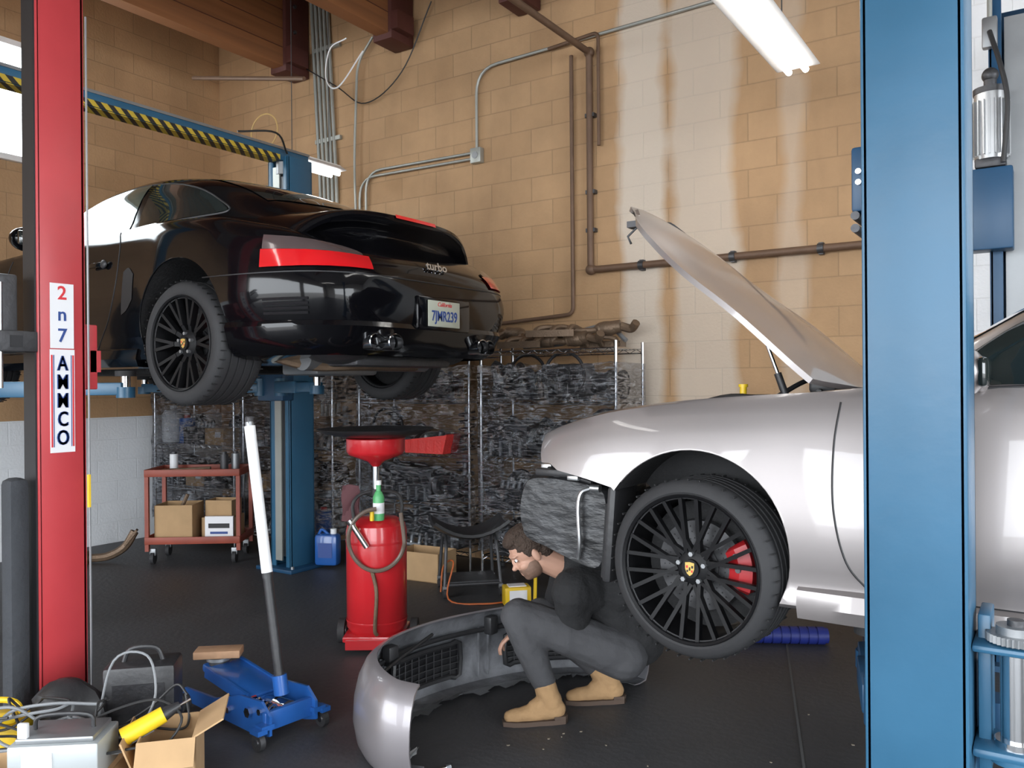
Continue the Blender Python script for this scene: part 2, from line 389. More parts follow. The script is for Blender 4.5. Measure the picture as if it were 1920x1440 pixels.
pipe('gas_pipe','thin brown pipe down to top of the rack',rpath([(-3.19,PB,4.10),(-3.19,PB,2.05),(-4.0,PB,2.0)],.06),.016,PIP)
pipe('gas_pipe','short capped rust-coloured pipe',rpath([(-3.4,PB,4.2),(-2.95,PB,4.23),(-2.95,PB,3.35)],.05),.014,PIP)
pipe('electrical_conduit','galvanised conduit bending up from junction box',rpath([(-4.13,PB+.02,3.5),(-4.13,PB+.02,4.2),(-2.0,PB+.02,4.24),(.4,PB+.02,4.26)],.22),.013,CND,cat='conduit')
for dz,xx in((0,-5.5),(.05,-5.42)):
    pipe('electrical_conduit','galvanised conduit running to junction box',rpath([(-4.16,PB+.02,3.44+dz),(xx,PB+.02,3.46+dz),(xx,PB+.02,1.9)],.2),.012,CND,cat='conduit')
m=M(); m.box((0,0,0),(.11,.06,.13),CND,bv=.008); m.cyl((0,-.03,0),(0,-.036,0),.03,GRY); thing(m,'junction_box','small grey metal junction box on block wall','junction box',(-4.13,BW-.03,3.46))
for i in range(5):
    x=-6.02+i*.055
    m=M(); m.tube(rpath([(x-.12,PB+.02,5.4),(x-.05,PB+.02,4.2),(x,PB+.02,3.4),(x,PB+.02,1.2)],.3),.017,CND,n=8); thing(m,'electrical_conduit','tall galvanised conduit in a bundle against block wall','conduit',group='conduit bundle')
for z in(2.9,3.9,4.8): m=M(); m.box((0,0,0),(.34,.03,.04),CND); thing(m,'conduit_strap','steel strut strap holding conduit bundle','strap',(-5.92,BW-.02,z),group='conduit straps')
m=M(); m.tube(rpath([(-5.3,PB,4.75),(-5.5,PB,4.55),(-5.55,PB,3.6),(-5.5,PB,2.2)],.25),.012,CND,n=8); thing(m,'electrical_conduit','pale curved conduit above the rack','conduit')
m=M(); m.tube(cr([(-4.6,PB,4.9),(-4.95,PB,4.35),(-5.4,PB,4.15),(-5.8,PB,4.4),(-6.6,PB,4.9)],8),.006,BCB,n=5); thing(m,'hanging_cable','thin black cable looping along block wall','cable')
m=M(); m.tube(cr([(-5.0,5.3,4.4),(-5.2,5.2,4.1),(-5.35,5.2,4.2),(-5.3,5.2,4.45),(-5.1,5.2,4.5)],8),.007,WHT,n=5); thing(m,'hanging_cable','white cable looped under the roof beam','cable')
m=M(); m.tube([(-5.3,4.9,4.1),(-6.8,4.9,4.42)],.02,PIP,n=8); thing(m,'steel_rod','thin brown rod slung below roof beam','rod')
m=M(); m.box((0,0,0),(.02,.14,.12),WHT,bv=.004); m.box((.012,-.03,0),(.01,.03,.05),GRY); m.box((.012,.03,0),(.01,.03,.05),GRY); thing(m,'wall_outlet','double electrical outlet box on white wall','outlet',(LW+.01,4.1,.95))
# ---------------------------------------------------------------- lamps
def fluoro(loc,length,label,ang=0):
    t=top('fluorescent_light',label,'light',loc,ang,group='fluorescent shop lights')
    m=M(); m.box((0,0,.03),(.13,length,.05),FIX,bv=.01); m.prism([(-.13,0),(-.06,.045),(.06,.045),(.13,0),(.12,-.003),(-.12,-.003)],-length/2,length/2,FIX,X=XZ); mk(m,'housing',t)
    for s_ in(-.05,.05):
        m=M(); m.cyl((s_,-length/2+.02,-.025),(s_,length/2-.02,-.025),.019,TUB,n=12); mk(m,'tube',t)
    for y in(-length*.35,length*.35): m=M(); m.tube([(0,y,.05),(0,y,CH-loc[2]-.01)],.004,STL,n=5); mk(m,'hanger',t)
    return t
fluoro((-1.30,4.0,3.42),2.4,'long twin-tube fluorescent shop light hanging above silver car')
fluoro((-5.46,5.12,3.44),.62,'short fluorescent light beside the blue lift column')
fluoro((-4.0,-.5,4.4),2.4,'twin-tube fluorescent shop light')
fluoro((1.4,-.5,4.4),2.4,'twin-tube fluorescent shop light')
m=M(); m.tube(cr([(-5.75+.17*cos(a),4.85,3.72+.15*sin(a)) for a in [i*2*pi/10 for i in range(10)]],4,True),.006,mat('yellow_cable',(.6,.4,.15),.5),n=5,closed=True); thing(m,'cable_coil','yellow cable coil hanging beside lift column','cable')

# ---------------------------------------------------------------- car
K=[(-.95,[(0,.24),(.35,.24),(.50,.31),(.55,.42),(.50,.52),(.35,.555),(.2,.57),(0,.575)]),
(-.85,[(0,.17),(.58,.17),(.70,.28),(.745,.42),(.69,.60),(.50,.615),(.25,.625),(0,.63)]),
(-.6,[(0,.14),(.74,.14),(.84,.25),(.88,.45),(.80,.735),(.57,.68),(.3,.69),(0,.695)]),
(-.3,[(0,.14),(.78,.14),(.87,.25),(.90,.48),(.81,.815),(.60,.73),(.3,.74),(0,.745)]),
(0,[(0,.14),(.80,.14),(.88,.25),(.905,.50),(.81,.845),(.62,.79),(.3,.80),(0,.805)]),
(.35,[(0,.14),(.80,.14),(.875,.25),(.885,.50),(.80,.86),(.66,.845),(.35,.86),(0,.865)]),
(.6,[(0,.14),(.80,.14),(.87,.25),(.875,.50),(.79,.865),(.71,.89),(.45,.915),(0,.92)]),
(.85,[(0,.14),(.80,.14),(.87,.25),(.875,.50),(.80,.87),(.73,.905),(.60,1.04),(0,1.075)]),
(1.1,[(0,.14),(.80,.14),(.87,.25),(.88,.50),(.81,.87),(.75,.905),(.585,1.17),(0,1.20)]),
(1.35,[(0,.14),(.80,.14),(.87,.25),(.88,.50),(.815,.875),(.755,.91),(.565,1.235),(0,1.27)]),
(1.7,[(0,.14),(.80,.14),(.875,.25),(.89,.50),(.83,.88),(.755,.92),(.555,1.255),(0,1.29)]),
(2.05,[(0,.14),(.80,.14),(.885,.25),(.91,.50),(.86,.885),(.74,.935),(.54,1.22),(0,1.265)]),
(2.35,[(0,.14),(.80,.14),(.90,.26),(.94,.50),(.89,.875),(.70,.93),(.515,1.15),(0,1.205)]),
(2.65,[(0,.15),(.78,.15),(.89,.27),(.94,.50),(.885,.855),(.66,.90),(.47,1.04),(0,1.10)]),
(2.9,[(0,.17),(.74,.17),(.86,.29),(.92,.50),(.85,.80),(.62,.855),(.42,.92),(0,.97)]),
(3.13,[(0,.19),(.68,.19),(.81,.30),(.87,.50),(.795,.74),(.56,.79),(.35,.82),(0,.85)]),
(3.28,[(0,.22),(.60,.22),(.75,.32),(.805,.50),(.715,.67),(.5,.715),(.3,.73),(0,.74)]),
(3.39,[(0,.27),(.48,.27),(.63,.35),(.69,.48),(.60,.595),(.42,.635),(.2,.65),(0,.655)]),
(3.43,[(0,.33),(.38,.33),(.52,.39),(.57,.48),(.49,.555),(.35,.575),(.18,.585),(0,.59)])]
RA=2.44
def herm(xs,ys,x):
    n=len(xs)
    i=0
    while i<n-2 and x>xs[i+1]: i+=1
    def tg(j):
        if j==0: return (ys[1]-ys[0])/(xs[1]-xs[0])
        if j==n-1: return (ys[-1]-ys[-2])/(xs[-1]-xs[-2])
        a=(ys[j]-ys[j-1])/(xs[j]-xs[j-1]); b=(ys[j+1]-ys[j])/(xs[j+1]-xs[j])
        if a*b<=0: return 0
        return 2*a*b/(a+b) if abs(a)+abs(b)>0 else 0
    h=xs[i+1]-xs[i]; t=(x-xs[i])/h; a,b=ys[i],ys[i+1]; ma,mb=tg(i)*h,tg(i+1)*h
    return (2*t**3-3*t*t+1)*a+(t**3-2*t*t+t)*ma+(-2*t**3+3*t*t)*b+(t**3-t*t)*mb
XS=[k[0] for k in K]
def section(x,sub=5):
    kp=[V((herm(XS,[k[1][j][0] for k in K],x),herm(XS,[k[1][j][1] for k in K],x))) for j in range(8)]
    P=[V((-kp[1].x,kp[1].y))]+kp+[V((-kp[6].x,kp[6].y))]
    out=[]
    for i in range(1,8):
        p0,p1,p2,p3=P[i-1],P[i],P[i+1],P[i+2]
        for k in range(sub):
            t=k/sub
            out.append(.5*((2*p1)+(p2-p0)*t+(2*p0-5*p1+4*p2-p3)*t*t+(3*p1-p0-3*p2+p3)*t**3))
    out.append(kp[7]); return out
def car_shell(paint):
    xs=[]; 
    for i in range(len(XS)-1):
        n=5 if XS[i+1]-XS[i]>.15 else 4
        xs+=[XS[i]+(XS[i+1]-XS[i])*k/n for k in range(n)]
    xs.append(XS[-1])
    g=[]
    for x in xs:
        h=section(x); ring=[(x,p.x,p.y) for p in h]+[(x,-p.x,p.y) for p in reversed(h[1:-1])]
        g.append(ring)
    m=M(); m.surf(g,paint,cv=True)
    n=len(g[0])
    for r,rev in((g[0],True),(g[-1],False)):
        c=V((0,0,0))
        for p in r: c+=V(p)
        c/=n
        c.x+= -.015 if rev else .012
        m.add(list(r)+[c],[[i,(i+1)%n,n] for i in range(n)],paint,True)
    bm=bmesh.new(); tmp=[bm.verts.new(v) for v in m.v]
    for f in m.f:
        try: bm.faces.new([tmp[i] for i in f])
        except: pass
    bmesh.ops.remove_doubles(bm,verts=list(bm.verts),dist=1e-5)
    bmesh.ops.recalc_face_normals(bm,faces=list(bm.faces))
    bv=BVHTree.FromBMesh(bm)
    me=bpy.data.meshes.new('body'); 
    for f in bm.faces: f.smooth=True
    bm.to_mesh(me); bm.free(); me.materials.append(paint); me.materials.append(LINER)
    ob=bpy.data.objects.new('body',me); COL.objects.link(ob)
    return ob,bv
def cut(ob,cm):
    c=rawobj(cm,'cutter'); md=ob.modifiers.new('b','BOOLEAN'); md.operation='DIFFERENCE'; md.object=c; md.solver='EXACT'; md.material_mode='TRANSFER'
    bake(ob); bpy.data.objects.remove(c)
def hit(bv,o,d,off=.004):
    l,n,i,ds=bv.ray_cast(V(o),V(d).normalized())
    if l is None: return None
    return l+n*off if n.dot(V(d))<0 else l-n*off
def sidepatch(bv,m,mt,xs,lo,up,side,nu=24,nv=8,off=.004):
    g=[]
    for i in range(nu+1):
        x=xs[0]+(xs[-1]-xs[0])*i/nu; a=herm(xs,lo,x); b=herm(xs,up,x); r=[]
        for j in range(nv+1):
            z=a+(b-a)*j/nv; h=hit(bv,(x,side*2,z),(0,-side,0),off); r.append(h if h else V((x,side*.8,z)))
        g.append(r)
    m.surf(g,mt); return m
def seam(bv,m,pts,side,mt,r=.0035,n=8):
    P=[]
    for p in cr([(a,0,b) for a,b in pts],n):
        h=hit(bv,(p.x,side*2,p.z),(0,-side,0),0)
        if h: P.append(h)
    m.tube(P,r,mt,n=5)
def corner(bv,m,mt,C,side,ph0,ph1,lo,up,nu=20,nv=5,off=.004):
    g=[]
    for i in range(nu+1):
        u=i/nu; ph=radians(ph0+(ph1-ph0)*u); d=V((cos(ph),side*sin(ph),0)); a=lo(u);b=up(u); r=[]
        for j in range(nv+1):
            z=a+(b-a)*j/nv; o=V((C[0],side*C[1],z)); h=hit(bv,o+d*2.2,-d,off); r.append(h if h else o+d*.6)
        g.append(r)
    m.surf(g,mt)

def yring(prof,m,mt,n=48):
    R=MX.Rotation(-pi/2,4,'X')
    m.lathe([(r,y) for r,y in prof],mt,X=R,n=n,cap=False)
def wheel(parent,loc,side,style,w,steer=0):
    e=bpy.data.objects.new('wheel',None); COL.objects.link(e); e.parent=parent; e.location=loc; e.rotation_euler=(0,0,steer+(0 if side<0 else pi))
    R=.325; h=w/2; ri=.266 if style=='mesh' else .246
    m=M(); sw=min(R-.045,(ri+R)/2-.01)
    prof=[(ri-.012,-h+.012),(ri+.004,-h),(max(sw,ri+.01),-h-.006),(R-.02,-h+.002),(R-.006,-h+.018)]
    k=5; step=(w-.05)/k; y=-h+.025
    for i in range(k):
        prof+=[(R,y+.006),(R,y+step-.006)]
        if i<k-1: prof+=[(R-.008,y+step-.004),(R-.008,y+step+.004)]
        y+=step
    prof+=[(R-.006,h-.018),(R-.02,h-.002),(max(sw,ri+.01),h+.006),(ri+.004,h),(ri-.012,h-.012)]
    yring(prof,m,RUB,n=64)
    for i in range(44):
        a=2*pi*i/44
        for yy in(-h+.022,h-.022):
            m.box(((R-.0005)*cos(a),yy,(R-.0005)*sin(a)),(.006,.034,.005),LINER,r=(0,-a,0))
    mk(m,'tyre',e)
    m=M(); yring([(ri+.006,-h-.004),(ri+.002,-h-.008),(ri-.006,-h-.002),(ri-.010,-h+.02),(ri-.018,-.02),(ri-.020,h-.02),(ri+.003,h)],m,RIM,n=56)
    yring([(.0,-h+.03),(.045,-h+.03),(.070,-h+.045),(.072,-h+.07),(.05,-h+.1),(0,-h+.1)],m,RIM,n=32)
    def beam(r0,a0,r1,a1,y0,y1,w0,w1,dp):
        p0=V((r0*cos(a0),y0,r0*sin(a0)));p1=V((r1*cos(a1),y1,r1*sin(a1)));d=(p1-p0).normalized();t=d.cross(V((0,1,0))).normalized();q=V((0,dp,0))
        vs=[p0-t*w0,p0+t*w0,p0+t*w0*.7+q,p0-t*w0*.7+q,p1-t*w1,p1+t*w1,p1+t*w1*.7+q,p1-t*w1*.7+q]
        m.add(vs,[[0,1,2,3],[4,7,6,5],[0,4,5,1],[1,5,6,2],[2,6,7,3],[3,7,4,0]],RIM)
    N_=12 if style=='mesh' else 10
    for i in range(N_):
        a=2*pi*i/N_
        if style=='mesh':
            beam(.06,a+.08,ri-.004,a+.40,-h+.036,-h+.004,.0072,.0072,.03)
            beam(.06,a-.08,ri-.004,a-.40,-h+.036,-h+.004,.0072,.0072,.03)
        else:
            beam(.055,a,.11,a,-h+.05,-h+.03,.014,.012,.04)
            beam(.10,a+.03,ri-.005,a+.13,-h+.03,-h+.006,.008,.009,.035)
            beam(.10,a-.03,ri-.005,a-.13,-h+.03,-h+.006,.008,.009,.035)
    mk(m,'rim',e)
    for i in range(5):
        m=M(); a=2*pi*i/5+.3; m.cyl((.052*cos(a),-h+.020,.052*sin(a)),(.052*cos(a),-h+.05,.052*sin(a)),.009,GRY,n=6); mk(m,'lug_nut',e)
    m=M(); yy=-h+.018
    m.cyl((0,yy+.016,0),(0,yy,0),.034,RIM,n=24)
    sh=[(-.018,.022),(0,.025),(.018,.022),(.018,0),(.011,-.017),(0,-.026),(-.011,-.017),(-.018,0)]
    X=fmx((0,yy-.001,0),(0,-1,0)); m.prism(sh,0,.002,GLD,X=X)
    X=fmx((0,yy-.003,0),(0,-1,0))
    for (x0,y0,x1,y1) in((-.014,.012,-.007,.003),(.006,-.004,.012,-.012)): m.prism([(x0,y0),(x1,y0),(x1,y1),(x0,y1)],0,.001,RIN,X=X)
    for (x0,y0,x1,y1) in((.007,.012,.014,.003),(-.012,-.004,-.006,-.012)): m.prism([(x0,y0),(x1,y0),(x1,y1),(x0,y1)],0,.001,INK,X=X)
    m.prism([(-.002,.006),(.003,.006),(.003,-.006),(-.003,-.006)],0,.0015,INK,X=X)
    mk(m,'centre_cap',e,'gold crest on black centre cap')
    m=M(); yring([(.06,-.02),(.165,-.02),(.165,-.004),(.165,.008),(.06,.008)],m,DSC,n=48); m.cyl((0,-.03,0),(0,.0,0),.078,STL); yring([(.17,.03),(.235,.03)],m,LINER,n=40); yring([(.0,.04),(.2,.04)],m,LINER,n=40)
    for i in range(36):
        a=2*pi*i/36
        for q in(.10,.125,.145): m.cyl((q*cos(a+q*9),-.0215,q*sin(a+q*9)),(q*cos(a+q*9),-.019,q*sin(a+q*9)),.003,INK,n=5)
    mk(m,'brake_disc',e)
    m=M(); g=[]
    for i in range(13):
        a=-.42+1.0*i/12; s_=1 if 0<i<12 else .55; r0,r1=.125+.03*(1-s_),.212-.02*(1-s_)
        g.append([(r0*cos(a),-.02,r0*sin(a)),(r0*cos(a),-.040*s_,r0*sin(a)),((r0+r1)/2*cos(a),-.055*s_,(r0+r1)/2*sin(a)),(r1*cos(a),-.040*s_,r1*sin(a)),(r1*cos(a),.04,r1*sin(a)),(r0*cos(a),.04,r0*sin(a))])
    m.surf(g,RED3,cv=True); m.add(g[0],[[0,1,2,3,4,5]],RED3); m.add(g[-1],[[5,4,3,2,1,0]],RED3)
    for a in(-.25,.05,.35): m.cyl((.165*cos(a),-.050,.165*sin(a)),(.165*cos(a),-.060,.165*sin(a)),.010,STL,n=10)
    mk(m,'brake_caliper',e,'red brake caliper')
    return e
def car(name,label,loc,paint,kind):
    t=top(name,label,'car',loc)
    body,bv=car_shell(paint)
    cm=M()
    AR=.352; AZ=.325
    for x,y0,r in((0,.60,AR),(RA,.58,.362)):
        for s_ in(-1,1): cm.cyl((x,s_*y0,.325),(x,s_*1.2,.325),r,LINER,n=64)
    cut(body,cm)
    if kind=='open':
        cm=M(); cm.prism([(-1.3,-.1),(-.27,-.1),(-.27,.49),(-.31,.525),(-.42,.55),(-.56,.575),(-.60,.60),(-.645,.60),(-.66,.64),(-.665,.80),(-1.3,.80)],-1.2,1.2,LINER,X=MX(((1,0,0,0),(0,0,-1,0),(0,1,0,0),(0,0,0,1)))); cut(body,cm)
        cm=M(); ol=[(.42,.50),(.1,.53),(-.3,.50),(-.60,.38),(-.78,.20)]
        cm.prism([(a,b) for a,b in ol]+[(a,-b) for a,b in reversed(ol)],.50,1.3,LINER); cut(body,cm)
    body.data.set_sharp_from_angle(angle=radians(40))
    body.name='body'; body.parent=t; body['label']='painted body shell'
    for s_ in(-1,1):
        for x,rr,cz in((0,AR+.002,AZ),(RA,.364,.325)):
            m=M(); P=[]
            for i in range(37):
                a=radians(-24+228*i/36); h=hit(bv,(x+rr*cos(a),s_*2,cz+rr*sin(a)),(0,-s_,0),0)
                if h and h.z>.17 and not(kind=='open' and x==0 and h.x<-.22 and h.z<.53): P.append(h-V((0,s_*.004,0)))
            if len(P)>3: m.tube(P,.0045,paint,n=8); mk(m,'arch_lip',t)
    for s_ in(-1,1):
        m=M(); sidepatch(bv,m,GLS2 if kind!='open' else GLS,[.78,1.0,1.25,1.5,1.74],[.895,.905,.912,.92,.93],[.935,1.085,1.175,1.215,1.222],s_); mk(m,'side_window',t,'door window glass')
        m=M(); sidepatch(bv,m,GLS,[1.80,2.0,2.2,2.38,2.47],[.935,.945,.955,.965,.975],[1.212,1.186,1.13,1.045,.985],s_); mk(m,'side_window',t,'rear quarter window glass')
        m=M(); seam(bv,m,[(.77,.91),(1.0,1.09),(1.25,1.185),(1.5,1.226),(1.8,1.220),(2.0,1.193),(2.2,1.138),(2.38,1.052),(2.48,.978),(2.3,.955),(1.7,.925),(.77,.89)],s_,PLB,.006); mk(m,'window_trim',t)
        m=M(); seam(bv,m,[(.50,.85),(.485,.7),(.49,.5),(.53,.33),(.60,.24)],s_,INK); seam(bv,m,[(.60,.24),(1.1,.235),(1.62,.24)],s_,INK); seam(bv,m,[(1.62,.24),(1.76,.4),(1.82,.6),(1.82,.8),(1.78,.90)],s_,INK)
        mk(m,'door_seam',t)
        m=M(); h=hit(bv,(1.62,s_*2,.72),(0,-s_,0),.02); m.box(h,(.17,.018,.03),paint,bv=.008); m.sph(h+V((.07,0,0)),(.03,.012,.025),PLB); mk(m,'door_handle',t)
        mxx=.87
        m=M(); q=V((mxx,s_*.90,.945)); m.sph(q,(.065,.10,.075),paint); m.cyl((mxx+.04,s_*.78,.90),q,.022,paint); m.box(q+V((.055,0,0)),(.03,.15,.09),GLS,bv=.02); mk(m,'side_mirror',t)
        m=M(); g=[]
        for i in range(31):
            x=.375+1.66*i/30; y0=.885; k=min(1,(i+1)/4,(31-i)/4); k=.55+.45*k
            g.append([(x,s_*.74,.125),(x,s_*(y0+.01)*(.98+.02*k),.13),(x,s_*(y0+.03*k),.175),(x,s_*(y0+.015*k),.225),(x,s_*(y0-.05),.25),(x,s_*.74,.25)])
        m.surf(g,paint,cv=True); m.add(g[0],[[0,1,2,3,4,5]],paint); m.add(g[-1],[[0,1,2,3,4,5]],paint); mk(m,'side_skirt',t)
    def tp(x0,x1,w0,w1,name_,mt,bow):
        m=M(); g=[]
        for i in range(15):
            u=i/14; r=[]
            for j in range(21):
                v=-1+2*j/20; x=x0+(x1-x0)*u+bow[0]*(1-u)*v*v+bow[1]*u*v*v; w=w0+(w1-w0)*u
                h=hit(bv,(x,v*w,3),(0,0,-1),.005); r.append(h)
            g.append(r)
        m.surf(g,mt); mk(m,name_,t)
    tp(.60,1.13,.63,.50,'windshield',GLS,(.12,.10))
    tp(2.12,2.76,.45,.50,'rear_window',GLS,(-.06,-.12))
    dz=.245; st='mesh' if kind=='open' else 'twin'; sr=-.10 if kind=='open' else 0
    wheel(t,(0,-.765,dz),-1,st,.235,steer=sr); wheel(t,(0,.765,dz),1,st,.235,steer=sr)
    wheel(t,(RA,-.765,dz),-1,st,.29); wheel(t,(RA,.765,dz),1,st,.29)
    m=M()
    for x in(0,RA):
        for s_ in(-1,1):
            m.cyl((x,s_*.25,.2),(x,s_*.72,dz-.03),.022,STL); m.cyl((x-.22,s_*.3,.17),(x-.02,s_*.7,dz-.07),.02,ALU); m.cyl((x+.03,s_*.55,.5),(x,s_*.66,dz-.02),.03,STL); m.tube([V((x+.03,s_*.57,.30))+V((.045*cos(q*.8),.045*sin(q*.8),q*.007)) for q in range(30)],.008,STL,n=5)
    m.box((1.2,0,.125),(1.5,.9,.05),LINER,bv=.01)
    mk(m,'underbody',t)
    return t,bv
tb,bvb=car('sports_coupe','glossy black sports coupe raised high on blue lift',(-6.23,3.55,1.48),BLK,'closed')
for s_ in(-1,1):
    m=M(); corner(bvb,m,REDP,(2.5,.12),s_,23,55,lambda u:.588+.002*u,lambda u:.656+.022*u,off=.010)
    mk(m,'tail_lamp',tb,'red tail lamp lens')
    m=M(); corner(bvb,m,CLR,(2.5,.12),s_,25,54.5,lambda u:.657+.022*u,lambda u:.670+.082*u**.6,off=.010)
    mk(m,'tail_lamp',tb,'smoked clear upper lamp lens')
m=M()
P=[]
for i in range(41):
    ph=radians(-80+160*i/40); d=V((cos(ph),sin(ph),0)); o=V((2.5,0,.565)); h=hit(bvb,o+d*2,-d,0); 
    if h: P.append(h)
m.tube(P,.004,INK,n=5)
mk(m,'bumper_seam',tb)
m=M(); g=[]
for i in range(41):
    ph=radians(-72+144*i/40); d=V((cos(ph),sin(ph),0)); r=[]
    for z,o_ in((.335,.002),(.31,.024),(.26,.026),(.21,.010),(.17,-.05)):
        zz=max(z,.25); o=V((2.5,0,zz)); h=hit(bvb,o+d*2,-d,0)
        r.append(V((h.x,h.y,z))+d*o_ if h else V((2.9,0,z)))
    g.append(r)
m.surf(g,BLK); mk(m,'rear_valance',tb)
for s_ in(-1,1):
  for q in range(4):
        m=M(); zz=.37+q*.022
        P=[]
        for i in range(7):
            ph=radians(46+12*i/6); d=V((cos(ph),s_*sin(ph),0)); h=hit(bvb,V((2.5,0,zz))+d*2,-d,.004); P.append(h)
        m.tube(P,.007,INK,n=5); mk(m,'bumper_vent',tb)
for s_ in(-1,1):
    for k in(0,1):
        m=M(); y=s_*(.38+.105*k); x1=3.45-.03*k
        X=MX.Translation((x1-.20,y,.235))@MX.Rotation(pi/2,4,'Y')@MX.Diagonal((.85,1.1,1,1))
        m.lathe([(.043,0),(.048,.02),(.050,.18),(.052,.20),(.048,.203),(.046,.17),(.042,.02)],CHR,X=X,n=28,cap=False); m.cyl((x1-.05,y,.235),(x1-.04,y,.235),.040,INK)
        mk(m,'exhaust_tip',tb,'oval chrome exhaust tip')
m=M(); m.box((2.95,0,.15),(.5,.8,.06),STL,bv=.02); m.cyl((2.9,-.5,.17),(2.9,.5,.17),.07,GRY); m.box((2.6,0,.12),(.3,.5,.08),GRY,bv=.02); m.tube(cr([(2.7,-.6,.2),(2.9,-.45,.13),(3.05,-.2,.13),(3.0,.3,.13)],6),.03,RST,n=8); m.sph((3.08,-.42,.2),(.18,.16,.07),STL); m.sph((3.08,.42,.2),(.18,.16,.07),STL); mk(m,'engine_underside',tb,'exposed exhaust and sump')
px_=3.45
m=M(); m.box((px_-.01,0.02,.40),(.03,.46,.18),BLK,bv=.014); m.box((px_+.012,0,.40),(.006,.275,.14),PLT,bv=.003); mk(m,'licence_plate',tb,'white California licence plate')
X=fmx((px_+.0165,0,.385),(1,0,0)); text('7JMR239',.078,NAV,X,parent=tb,ext=.0008,sx=.79,off=.0012)
X=fmx((px_+.0165,0,.450),(1,0,0)); text('California',.032,RIN,X,parent=tb,ext=.0008,shear=.3)
h=hit(bvb,(5,-.02,.655),(-1,0,0),0); X=fmx((h.x+.014,0,.66),(1,0,.55),up=(-.55,0,1)); text('turbo',.078,CHR,X,parent=tb,ext=.003,shear=.4,off=.0015)
m=M(); g=[]
NW=48
for i in range(NW+1):
    u=-1+2*i/NW; e=abs(u); y=u*.71; dr=.15*e**5; xs_=-.16*e**2.4; r=[]
    for (dx,dz) in((2.66,1.00),(2.85,.972),(3.0,.956),(3.14,.948),(3.235,.944),(3.266,.934),(3.273,.915),(3.262,.895),(3.225,.876),(3.180,.862),(3.155,.838),(3.150,.80),(3.150,.755),(3.0,.74),(2.75,.80)):
        kk=1 if dz>.86 else max(0,(dz-.75)/.11)
        wy=1-.08*(1-min(1,kk))
        r.append((dx+xs_*(dx-2.45)/.80,y*wy,dz-dr*(.35+.65*kk)))
    g.append(r)
m.surf(g,BLK,cv=True)
m.add(g[0],[list(range(15))],BLK); m.add(g[-1],[list(range(15))[::-1]],BLK)
mk(m,'rear_spoiler',tb)
m=M(); g=[]
for i in range(9):
    u=-1+2*i/8; g.append([(3.238-.003*u*u,u*.17,.9485),(3.271-.003*u*u,u*.17,.938),(3.278-.003*u*u,u*.17,.918)])
m.surf(g,REDP); mk(m,'brake_light_strip',tb,'red high-level brake light strip')
for s_ in(-1,1):
    m=M(); sidepatch(bvb,m,INK,[1.90,1.95,2.01],[.42,.44,.50],[.66,.68,.64],s_,nu=6,nv=6,off=.003); mk(m,'side_intake',tb)

ts,bvs=car('sports_car','silver sports car with front bumper removed and hood open',(-1.10,3.72,.58),SIL,'open')
HX,HZ=.45,.875; TH=radians(51)
def hrot(p):
    dx=p.x-HX;dz=p.z-HZ; return V((HX+dx*cos(TH)+dz*sin(TH),p.y,HZ-dx*sin(TH)+dz*cos(TH)))
g=[]
nu=28
for i in range(nu+1):
    u=i/nu; r=[]
    wd=herm([0,.25,.5,.75,.9,1.0],[.65,.64,.60,.50,.38,.22],u)
    for j in range(25):
        v=1-2*j/24; xc=.46-1.38*u
        x=xc-.10*v*v*(1-u)+ .12*v*v*u*u
        h=hit(bvs,(x,v*wd,3),(0,0,-1),0)
        if h is None: h=V((x,v*wd,.6))
        h.z=min(h.z,.93)+.02*(1-v**2); r.append(hrot(h+V((0,0,.004))))
    g.append(r)
m=M(); m.slab(g,.022,SIL,PLB); 
mk(m,'hood',ts,'open silver hood, propped on struts')
for s_ in(-1,1):
    m=M(); p0=V((.27,s_*.53,.80)); p1=hrot(V((.12,s_*.54,.79))); mid=p0.lerp(p1,.55)
    m.cyl(p0,mid,.014,PLB); m.cyl(mid,p1,.007,CHR); m.sph(p1,.014,PLB); mk(m,'hood_strut',ts)
m=M(); m.box(hrot(V((-.86,0,.56))),(.05,.06,.03),STL); m.tube([hrot(V((-.84,0,.57))),hrot(V((-.84,.0,.50))),hrot(V((-.80,0,.49)))],.006,STL); mk(m,'hood_latch',ts)
m=M(); m.box((.15,.0,.72),(.35,.7,.2),PLB,bv=.04); m.box((-.2,.2,.66),(.25,.3,.16),STL,bv=.03); m.cyl((.1,-.38,.75),(.1,-.38,.87),.05,PLB); m.tube(cr([(.3,-.45,.82),(.0,-.42,.86),(-.3,-.3,.78)],6),.014,BCB); m.tube(cr([(.36,-.5,.88),(.30,0,.90),(.36,.5,.88)],6),.012,PLB); m.box((.36,-.30,.90),(.10,.30,.05),PLB,bv=.015); m.tube(cr([(.2,-.5,.86),(.3,-.35,.93),(.38,-.1,.92)],6),.010,BCB); mk(m,'luggage_bay',ts)
m=M(); m.cyl((.03,-.36,.80),(.03,-.36,.90),.014,YEL); m.cyl((.03,-.36,.90),(.03,-.36,.912),.019,YEL); mk(m,'filler_cap',ts,'yellow filler cap')
rnr=random.Random(12)
